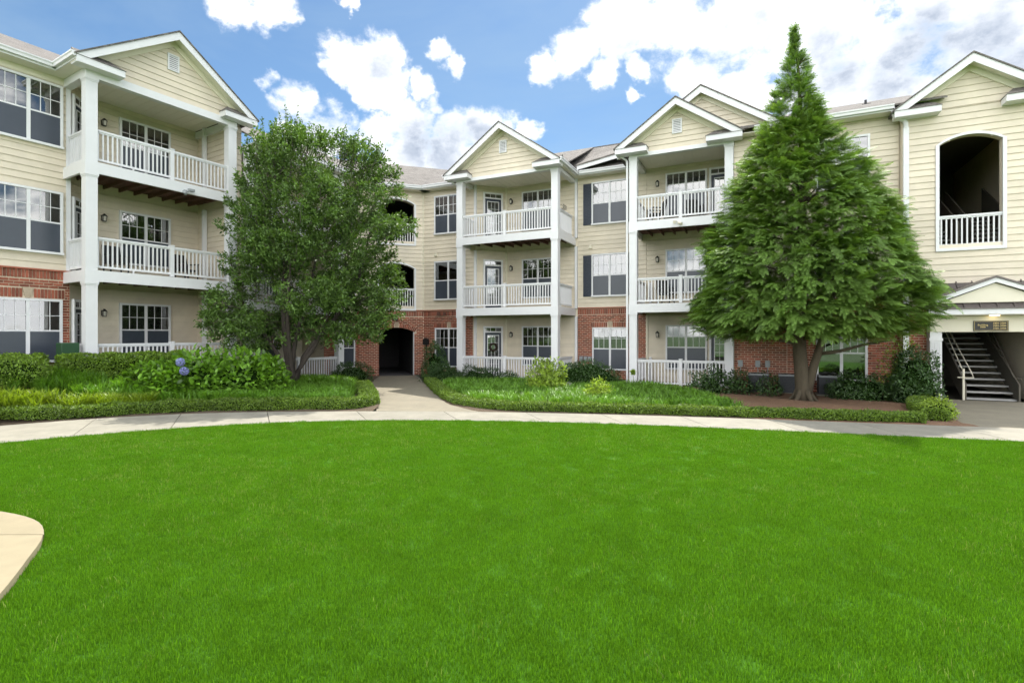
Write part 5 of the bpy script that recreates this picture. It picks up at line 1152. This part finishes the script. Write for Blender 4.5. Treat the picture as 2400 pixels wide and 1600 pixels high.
# ---------------- hedges, shrubs
def shell_leaves(P, Nn, size, jit, r, m, name, parent, Wd, aspect=0.5, up=0.5, tone=None):
    n = len(P); D = unit(Nn * 0.55 + r.normal(size=(n, 3)) * 0.7 + np.array([0, 0, up * 0.5])); NN = unit(Nn * 0.8 + r.normal(size=(n, 3)) * 0.5 + np.array([0, 0, 0.4]))
    V, F, rn = leaf_cloud(P + r.normal(size=(n, 3)) * jit, D, NN, r.uniform(0.7, 1.3, n) * size, aspect, 0.08, (r.uniform(size=n) if tone is None else tone))
    return place(fast_mesh(name, V, F, m, rn), name, parent, Wd)
def clipped_hedge(name, label, cat, line, width, height, m, seed, n_per=900, leaf=0.05, core_m=CORE, hvar=0.02, group=None, wob=0.018):
    """hedge following a ground line, rounded box section, dense leaf skin over a dark core"""
    r = np.random.default_rng(seed); L0 = resample(line, max(12, len(line) * 6)); o = L0[0]; z0 = np.array([float(ground_h(np.array(p[0]), np.array(p[1]))) for p in L0])
    Wd = Matrix.Translation((o[0], o[1], z0[0])); t = root(name, label, cat, Wd, group)
    tg = np.gradient(L0, axis=0); tg /= np.linalg.norm(tg, axis=1, keepdims=True); nr = np.c_[tg[:, 1], -tg[:, 0]]
    sec = [(-0.5, 0.0), (-0.5, 0.72), (-0.40, 0.95), (0, 1.0), (0.40, 0.95), (0.5, 0.72), (0.5, 0.0)]; mb = MB(); vs = []
    for i, p in enumerate(L0):
        hh = height * (1 + hvar * math.sin(i * 0.9) * 2)
        for (a, b) in sec: vs.append((p[0] + nr[i, 0] * a * width * 0.78 - o[0], p[1] + nr[i, 1] * a * width * 0.78 - o[1], z0[i] - z0[0] + b * hh * 0.86))
    k = len(sec); fs = [(i * k + j, i * k + j + 1, (i + 1) * k + j + 1, (i + 1) * k + j) for i in range(len(L0) - 1) for j in range(k - 1)] + [tuple(range(k)), tuple(len(vs) - k + j for j in range(k - 1, -1, -1))]
    mb.add(vs, fs); mb.build('core_or_branches', core_m, t, Wd, smooth=True)
    d = np.r_[0, np.cumsum(np.hypot(*np.diff(L0, axis=0).T))]; n = int(n_per * d[-1]); s = r.uniform(0, d[-1], n); ii = np.arange(len(L0)); fi = np.interp(s, d, ii)
    px = np.interp(fi, ii, L0[:, 0]); py = np.interp(fi, ii, L0[:, 1]); nx = np.interp(fi, ii, nr[:, 0]); ny = np.interp(fi, ii, nr[:, 1]); zz = np.interp(fi, ii, z0)
    per = r.uniform(0, 1, n); a = np.where(per < 0.36, -0.5, np.where(per < 0.66, r.uniform(-0.5, 0.5, n), 0.5)); side = (per < 0.36) | (per >= 0.66)
    b = np.where(side, r.uniform(0.02, 0.95, n), 1.0); top = ~side
    b = np.where(top, 1.0 - 0.22 * np.maximum(0, np.abs(a) - 0.32) / 0.18, b); a = np.where(side & (b > 0.75), a * (1 - (b - 0.75) * 0.6), a)
    wobv = wob * (np.sin(s * 5.1 + seed) + np.sin(s * 11.3 + 2 * b)) 
    hh = height * (1 + hvar * np.sin(fi * 0.9) * 2)
    P = np.c_[px + nx * (a * width + np.sign(a) * wobv * side), py + ny * (a * width + np.sign(a) * wobv * side), zz + b * hh + wobv * top * 0.7] - np.array([o[0], o[1], z0[0]])
    Nn = np.where(top[:, None], np.array([0, 0, 1.0]), np.c_[nx * np.sign(a), ny * np.sign(a), np.full(n, 0.15)])
    # closed ends
    ne = int(n_per * width * 0.5)
    for e, sg_ in ((0, -1), (-1, 1)):
        aa = r.uniform(-0.5, 0.5, ne); bb = r.uniform(0, 1, ne); q = np.c_[L0[e, 0] + nr[e, 0] * aa * width, L0[e, 1] + nr[e, 1] * aa * width, z0[e] + bb * height] - np.array([o[0], o[1], z0[0]])
        P = np.concatenate([P, q]); Nn = np.concatenate([Nn, np.tile([tg[e, 0] * sg_, tg[e, 1] * sg_, 0.1], (ne, 1))])
    shell_leaves(P, Nn, leaf, 0.010, r, m, 'foliage', t, Wd)
    return t
# low edging hedges
ol = lambda x0, x1, n, off: [(x, float(np.interp(x, WO[:, 0], WO[:, 1])) + off) for x in np.linspace(x0, x1, n)]
clipped_hedge('edging_hedge', 'low clipped edging hedge along the walk in front of the left beds', 'hedge', ol(-14.0, -7.4, 8, 0.52) + ol(-6.6, -3.95, 4, 0.42) + [(-3.72, 13.7), (-3.98, 14.6), (-4.28, 15.6), (-4.75, 17.0), (-5.2, 18.4)], 0.46, 0.24, BOX, 21, 3400, 0.040)
clipped_hedge('edging_hedge', 'low clipped edging hedge curving from the path along the right beds', 'hedge', [(-3.55, 22.4), (-3.15, 20.4), (-2.6, 18.2), (-2.1, 16.3), (-1.55, 14.6), (-0.95, 13.6), (-0.2, 13.22)] + ol(0.6, 8.75, 10, 0.36), 0.42, 0.17, BOX, 22, 3200, 0.040)
clipped_hedge('edging_hedge', 'short low hedge turning back from the walk to the fluted pilaster', 'hedge', [(9.25, 11.45), (9.85, 12.6), (10.7, 13.8), (11.2, 14.4)], 0.46, 0.22, BOX, 23, 3000, 0.040)
# taller clipped hedge in front of the left porch
pt = lambda u, v: tuple(tow(FL, u, v))[:2]
clipped_hedge('clipped_hedge', 'waist-high clipped hedge in front of the left porch', 'hedge', [pt(-0.75, -0.75), pt(0.2, -0.72), pt(1.2, -0.72), pt(2.2, -0.75)], 0.85, 0.60, HEDGE, 24, 3600, 0.06, hvar=0.02)
clipped_hedge('clipped_hedge', 'leafy hedge below the far left ground-floor windows', 'hedge', [pt(-2.9, 0.75), pt(-1.9, 0.78), pt(-0.7, 0.8)], 0.7, 0.56, HEDGE, 25, 2600, 0.075, hvar=0.05, wob=0.07)

def mound(name, label, cat, loc, rad, m, seed, n=2600, leaf=0.06, group=None, core_m=CORE, rough=0.12, aspect=0.5, jit=0.04, base=0.05, fill=0.0, corescale=0.86, up=0.5):
    """dome-shaped shrub: lumpy dark core, leaf skin"""
    r = np.random.default_rng(seed); x, y = loc; z = float(ground_h(np.array(x), np.array(y))); Wd = Matrix.Translation((x, y, z)); t = root(name, label, cat, Wd, group); rx, ry, rz = rad
    def lump(D): return 1 + rough * (np.sin(D[:, 0] * 5 + seed) * np.sin(D[:, 1] * 4.3 + seed * 2) + 0.6 * np.sin(D[:, 2] * 7 + D[:, 0] * 6 + seed))
    D = rand_dirs(n, r); D[:, 2] = np.abs(D[:, 2]) * 1.0; lo = r.uniform(size=n) < 0.25; D[lo, 2] = r.uniform(-0.35, 0.2, lo.sum()); D = unit(D); k = lump(D)
    q = np.ones(n); 
    if fill: q = np.where(r.uniform(size=n) < fill, r.uniform(0.35, 1, n), 1.0)
    P = D * np.array([rx, ry, rz]) * (k * q)[:, None]; P[:, 2] = P[:, 2] * 0.9 + rz * 0.12 + base; P[:, 2] = np.maximum(P[:, 2], 0.02)
    if corescale:
        us, vs_ = np.linspace(0, 2 * math.pi, 20, endpoint=False), np.linspace(-0.4, math.pi / 2, 9); G = np.array([(math.cos(b) * math.cos(a), math.cos(b) * math.sin(a), math.sin(b)) for b in vs_ for a in us]); kk = lump(G)
        CP = G * np.array([rx, ry, rz]) * (kk * corescale)[:, None]; CP[:, 2] = np.maximum(CP[:, 2] * 0.9 + rz * 0.12 + base - 0.02, 0.0); mb = MB(); mb.add([tuple(c) for c in CP], [(j * 20 + i, j * 20 + (i + 1) % 20, (j + 1) * 20 + (i + 1) % 20, (j + 1) * 20 + i) for j in range(8) for i in range(20)]); mb.build('core_or_branches', core_m, t, Wd, smooth=True)
    else:
        mb = MB()
        for j in range(14):
            a = r.uniform(0, 6.28); e = r.uniform(0.2, 0.9); limb(mb, [(0, 0, 0), (rx * 0.4 * math.cos(a) * e, ry * 0.4 * math.sin(a) * e, rz * 0.5), (rx * 0.85 * math.cos(a) * e, ry * 0.85 * math.sin(a) * e, rz * (1.05 - 0.3 * e))], 0.018, 0.006, 5, 5)
        mb.build('core_or_branches', BARK, t, Wd)
    shell_leaves(P, unit(D), leaf, jit, r, m, 'foliage', t, Wd, aspect, up)
    return t
mound('round_shrub', 'round clipped shrub at the left edge of the picture', 'shrub', (-12.15, 12.65), (0.90, 0.75, 0.56), HEDGE, 31, 5600, 0.055, rough=0.03)
# hydrangea with big leaves: large leaves as parts
def hydrangea():
    lob = [((-9.75, 14.25), (0.85, 0.7, 0.80)), ((-8.75, 14.7), (1.05, 0.8, 1.22)), ((-7.75, 15.0), (1.0, 0.8, 1.18)), ((-9.2, 14.2), (0.7, 0.6, 0.75)), ((-7.2, 15.35), (0.65, 0.6, 0.95))]
    o = (-8.6, 14.6); z = float(ground_h(np.array(o[0]), np.array(o[1]))); Wd = Matrix.Translation((*o, z)); t = root('hydrangea', 'big-leaved hydrangea bush with two blue blooms in front of the left porch', 'shrub', Wd); r = np.random.default_rng(41); Ps = []; Ns = []; mb = MB()
    for (c, (rx, ry, rz)) in lob:
        n = 1500; D = rand_dirs(n, r); D[:, 2] = np.abs(D[:, 2]); lo = r.uniform(size=n) < 0.3; D[lo, 2] = r.uniform(-0.1, 0.3, lo.sum()); D = unit(D); q = r.uniform(0.70, 1.06, (n, 1)); P = D * np.array([rx, ry, rz]) * q + np.array([c[0] - o[0], c[1] - o[1], 0.22]); Ps.append(P); Ns.append(D)
        us, vs_ = np.linspace(0, 2 * math.pi, 16, endpoint=False), np.linspace(-0.3, math.pi / 2, 7); G = [((c[0] - o[0]) + 0.68 * rx * math.cos(b) * math.cos(a), (c[1] - o[1]) + 0.68 * ry * math.cos(b) * math.sin(a), max(0, 0.16 + 0.72 * rz * math.sin(b))) for b in vs_ for a in us]; mb.add(G, [(j * 16 + i, j * 16 + (i + 1) % 16, (j + 1) * 16 + (i + 1) % 16, (j + 1) * 16 + i) for j in range(6) for i in range(16)])
    mb.build('core_or_branches', CORE, t, Wd, smooth=True)  # dark hull painted as the shaded inside of the bush
    P = np.concatenate(Ps); Nn = np.concatenate(Ns)
    keep = np.ones(len(P), bool)
    for (c, (rx, ry, rz)) in lob:
        q = (P - np.array([c[0] - o[0], c[1] - o[1], 0.22])) / np.array([rx, ry, rz]); keep &= (np.linalg.norm(q, axis=1) > 0.66)
    P = P[keep]; Nn = Nn[keep]; n = len(P)
    D = unit(Nn * 0.7 + r.normal(size=(n, 3)) * 0.55 + [0, 0, 0.05]); U = unit(Nn * 0.5 + [0, 0, 0.9] + r.normal(size=(n, 3)) * 0.3); U = unit(U - D * (U * D).sum(1, keepdims=True)); S = np.cross(U, D); sz = r.uniform(0.12, 0.21, n)
    # leaf shape: two halves of an ovate blade, folded and drooping
    tmpl = np.array([(0, 0, 0), (0.3, 0.26, 0.06), (0.65, 0.22, 0.02), (1.0, 0, -0.16), (0.65, -0.22, 0.02), (0.3, -0.26, 0.06), (0.5, 0, -0.02)]); fc = [(0, 6, 1), (1, 6, 2), (2, 6, 3), (3, 6, 4), (4, 6, 5), (5, 6, 0)]
    fc = [f[::-1] for f in fc]
    me = []
    for k in range(6):
        rnv = np.full(7, k / 5.0); me.append(fast_mesh('leaf', tmpl, fc, HYDR, rnv, True))
    cam_loc = np.array([-o[0], -o[1], EYE - z]); vis = ((cam_loc - P) * Nn).sum(1) / np.linalg.norm(cam_loc - P, axis=1); idx = np.argsort(-(vis + sz * 2)); big = set(idx[:290].tolist())
    Vr = []; Fr = []; rn = []
    for i in range(n):
        M3 = Matrix(((D[i, 0] * sz[i], S[i, 0] * sz[i], U[i, 0] * sz[i], P[i, 0]), (D[i, 1] * sz[i], S[i, 1] * sz[i], U[i, 1] * sz[i], P[i, 1]), (D[i, 2] * sz[i], S[i, 2] * sz[i], U[i, 2] * sz[i], P[i, 2]), (0, 0, 0, 1)))
        if i in big: place(me[i % 6], 'leaf', t, Wd @ M3)
        else:
            b = len(Vr) * 7; Vr.append(P[i] + (tmpl[:, :1] * D[i] + tmpl[:, 1:2] * S[i] + tmpl[:, 2:3] * U[i]) * sz[i]); Fr += [tuple(b + q for q in f) for f in fc]; rn += [r.uniform()] * 7
    tag(place(fast_mesh('foliage', np.concatenate(Vr), Fr, HYDR, rn, True), 'foliage', t, Wd), kind='stuff')
    # blooms
    for (bx, by, bz) in ((-8.72, 13.80, 1.16), (-8.58, 13.74, 0.93)):
        n2 = 150; Dd = rand_dirs(n2, r); Pb = Dd * 0.105; k = []; 
        a = unit(np.cross(Dd, [0.3, 0.2, 1.0])); b_ = np.cross(Dd, a); Vb = []; Fb = []; rb = []
        for i in range(n2):
            th = r.uniform(0, 1.57)
            for j in range(4):
                d = a[i] * math.cos(th + j * 1.57) + b_[i] * math.sin(th + j * 1.57); e = np.cross(Dd[i], d); q = len(Vb); Vb += [Pb[i], Pb[i] + d * 0.014 + e * 0.010 + Dd[i] * 0.004, Pb[i] + d * 0.024 + Dd[i] * 0.006, Pb[i] + d * 0.014 - e * 0.010 + Dd[i] * 0.004]; Fb.append((q, q + 1, q + 2, q + 3)); rb += [r.uniform()] * 4
        place(fast_mesh('bloom', Vb, Fb, BLOOM, rb), 'bloom', t, Matrix.Translation((bx, by, bz)))
        us = MB(); us.tube([(bx + 0.02, by + 0.15, bz - 0.35), (bx, by, bz)], 0.008, 5); us.build('stem', HYDR, t, ID)
hydrangea()

# ---------------- strap-leaved ground cover
def strap_patch(name, label, cat, pts_fn, n_clump, m, seed, blades=26, hgt=0.30, wid=0.007, kind='stuff', lean=1.0):
    r = np.random.default_rng(seed); Vs = []; Fs = []; rn = []; b0 = 0
    C = pts_fn(r, n_clump)
    for (x, y) in C:
        z = float(ground_h(np.array(x), np.array(y))); k = blades
        a = r.uniform(0, 2 * math.pi, k); h = hgt * r.uniform(0.6, 1.15, k); sp = lean * h * r.uniform(0.15, 1.0, k); bx = x + r.normal(size=k) * 0.05; by = y + r.normal(size=k) * 0.05
        ca, sa = np.cos(a), np.sin(a); w = wid * r.uniform(0.7, 1.3, k); tt = np.array([0, 0.4, 0.75, 1.0]); ww = np.array([0.9, 1.0, 0.7, 0.08]); tone = r.uniform() * 0.4
        for j in range(4):
            px = bx + ca * sp * tt[j] ** 1.6; py = by + sa * sp * tt[j] ** 1.6; pz = z + h * (tt[j] * 1.35 - 0.42 * tt[j] ** 2.4)
            Vs.append(np.c_[px - sa * w * ww[j], py + ca * w * ww[j], pz]); Vs.append(np.c_[px + sa * w * ww[j], py - ca * w * ww[j], pz])
        base = b0 + np.arange(k)
        for j in range(3): Fs.append(np.c_[base + (2 * j) * k, base + (2 * j + 1) * k, base + (2 * j + 3) * k, base + (2 * j + 2) * k])
        rn.append(np.tile(np.clip(tone + 0.6 * r.uniform(size=k), 0, 1), 8)); b0 += 8 * k
    o = place(fast_mesh(name, np.concatenate(Vs), np.concatenate(Fs), m, np.concatenate(rn)), name, None, ID); return tag(o, label, cat, kind=kind)
def between(x0, x1, d0, d1):
    def f(r, n):
        x = r.uniform(x0, x1, n); d = r.uniform(d0, d1, n); return [(a, float(np.interp(a, WO[:, 0], WO[:, 1])) + b) for a, b in zip(x, d)]
    return f
def poly_pts(poly):
    P = np.array(poly)
    def inside(x, y):
        c = False; j = len(P) - 1
        for i in range(len(P)):
            if (P[i, 1] > y) != (P[j, 1] > y) and x < (P[j, 0] - P[i, 0]) * (y - P[i, 1]) / (P[j, 1] - P[i, 1]) + P[i, 0]: c = not c
            j = i
        return c
    def f(r, n):
        out = []
        while len(out) < n:
            x, y = r.uniform(P[:, 0].min(), P[:, 0].max()), r.uniform(P[:, 1].min(), P[:, 1].max())
            if inside(x, y): out.append((x, y))
        return out
    return f
strap_patch('golden_liriope', 'golden green strappy grass spilling over the left edging hedge', 'ground cover', between(-13.2, -9.0, 0.72, 1.35), 200, LIRIY, 51, 30, 0.42, 0.011)
strap_patch('liriope', 'green strap-leaved ground cover between the left hedges and hydrangea', 'ground cover', poly_pts([(-12.6, 11.6), (-9.2, 13.2), (-7.0, 13.6), (-6.2, 15.3), (-9.5, 13.9), (-11.6, 13.4), (-12.6, 12.4)]), 330, LIRI, 52, 30, 0.40, 0.011)
strap_patch('liriope', 'bright strap-leaved ground cover in the bed below the holly tree', 'ground cover', poly_pts([(-7.3, 13.5), (-4.3, 13.55), (-4.65, 15.2), (-5.3, 17.6), (-5.9, 19.4), (-7.6, 19.6), (-7.3, 16.6), (-6.4, 15.6)]), 620, LIRI, 53, 26, 0.32, 0.010)
strap_patch('liriope', 'bright green grassy ground cover in the right bed before the porches', 'ground cover', poly_pts([(-0.9, 13.9), (5.6, 12.6), (5.7, 16.6), (5.0, 18.6), (1.6, 20.2), (-2.4, 21.6), (-2.6, 19.5), (-1.9, 16.6)]), 1500, LIRI, 54, 22, 0.26, 0.009)

# ---------------- shrubs along the facades
mound('bright_shrub', 'larger chartreuse shrub in the right bed in front of the middle porch', 'shrub', (1.15, 17.3), (0.58, 0.55, 0.92), BRIGHT, 61, 2600, 0.11, rough=0.2, corescale=0, fill=0.55, aspect=0.42, jit=0.06)
mound('bright_shrub', 'smaller chartreuse shrub behind the low hedge in the right bed', 'shrub', (2.45, 14.9), (0.33, 0.32, 0.48), BRIGHT, 62, 1000, 0.09, rough=0.2, corescale=0, fill=0.55, aspect=0.42, jit=0.05)
mound('dark_shrub', 'broad dark shrub between the two middle porches', 'shrub', (2.65, 18.9), (1.15, 0.6, 0.82), DARKSH, 63, 3800, 0.07, rough=0.08, base=0.05)
mound('dark_shrub', 'dark shrub against the right column of the second porch', 'shrub', (6.35, 16.75), (0.62, 0.5, 0.66), DARKSH, 64, 2000, 0.08, rough=0.25, corescale=0.5, fill=0.4)
mound('dark_shrub', 'small leafy shrub at the foot of the white porch column', 'shrub', (7.3, 16.9), (0.42, 0.4, 0.62), DARKSH, 65, 1200, 0.08, rough=0.25, corescale=0, fill=0.5)
mound('dark_shrub', 'dark shrub between the left condenser and the conifer trunk', 'shrub', (7.95, 16.2), (0.36, 0.3, 0.55), DARKSH, 66, 900, 0.07, rough=0.25, corescale=0, fill=0.5)
mound('dark_shrub', 'dark shrub right of the conifer trunk under the window', 'shrub', (10.05, 15.2), (0.85, 0.55, 0.62), DARKSH, 67, 2600, 0.075, rough=0.2, corescale=0.75)
mound('tall_shrub', 'tall dark conical shrub beside the fluted pilaster', 'shrub', (11.15, 14.55), (0.58, 0.5, 1.30), DARKSH, 68, 4200, 0.075, rough=0.18, corescale=0.78)
mound('climbing_shrub', 'loose olive foliage climbing the brick behind the conical shrub', 'shrub', (11.05, 15.0), (0.45, 0.35, 1.95), HEDGE, 69, 1500, 0.07, rough=0.25, corescale=0.4, fill=0.5)
mound('yellow_shrub', 'yellow-tipped clipped shrub at the right end of the walk hedge', 'shrub', (9.50, 11.70), (0.30, 0.28, 0.34), BRIGHT, 70, 1100, 0.055, rough=0.08)
mound('upright_shrub', 'upright dark shrub below the wall box right of the passage', 'shrub', (-3.35, 22.9), (0.52, 0.5, 1.15), DARKSH, 71, 2200, 0.08, rough=0.2, corescale=0.6, base=0.25)
mound('juniper', 'feathery low juniper beside the hedge near the passage', 'shrub', (-2.75, 21.2), (0.75, 0.7, 0.50), JUNI, 72, 2600, 0.09, rough=0.2, aspect=0.2, corescale=0.7)
mound('juniper', 'feathery low juniper at the left foot of the middle porch rail', 'shrub', (-1.35, 20.9), (0.85, 0.55, 0.48), JUNI, 73, 2600, 0.09, rough=0.2, aspect=0.2, corescale=0.7)
mound('dark_shrub', 'tiny dark shrub at the middle of the porch rail foot', 'shrub', (-0.15, 20.5), (0.36, 0.3, 0.32), JUNI, 74, 800, 0.07, rough=0.2, corescale=0.5)
mound('dark_shrub', 'dark shrub left of the brick passage', 'shrub', (-6.55, 21.4), (0.75, 0.6, 0.62), DARKSH, 75, 2200, 0.075, rough=0.2, corescale=0.7)
# spindly stem with one seed head by the second porch
W_ = Matrix.Translation((4.35, 18.9, 0.0)); fl = root('flower_stem', 'single thin flower stem in front of the second porch column', 'flower', W_)
MB().tube([(0, 0, 0), (0.03, 0, 0.25), (0.0, 0.01, 0.52)], 0.008, 5).build('stem', BRIGHT, fl, W_)
Pq = rand_dirs(70) * 0.02 + np.array([0, 0, 0.54]); V, F, rn_ = leaf_cloud(Pq, unit(rand_dirs(70) + [0, 0, 0.3]), rand_dirs(70), np.full(70, 0.13), 0.35); place(fast_mesh('flower_head', V, F, BRIGHT, rn_), 'flower_head', fl, W_)
# rock
def rock():
    r = np.random.default_rng(3); m = MB(); G = []
    us, vs_ = np.linspace(0, 2 * math.pi, 12, endpoint=False), np.linspace(-0.3, math.pi / 2, 6)
    for b in vs_:
        for a in us: k = 1 + 0.15 * math.sin(3 * a + 2 * b) + 0.08 * r.normal(); G.append((0.24 * k * math.cos(b) * math.cos(a), 0.15 * k * math.cos(b) * math.sin(a), 0.15 * k * math.sin(b)))
    m.add(G, [(j * 12 + i, j * 12 + (i + 1) % 12, (j + 1) * 12 + (i + 1) % 12, (j + 1) * 12 + i) for j in range(5) for i in range(12)]); tag(m.build('rock', ROCKM, None, Matrix.Translation((1.95, 18.1, 0.08)), True), 'grey rock in the bed beside the broad dark shrub', 'rock')
rock()
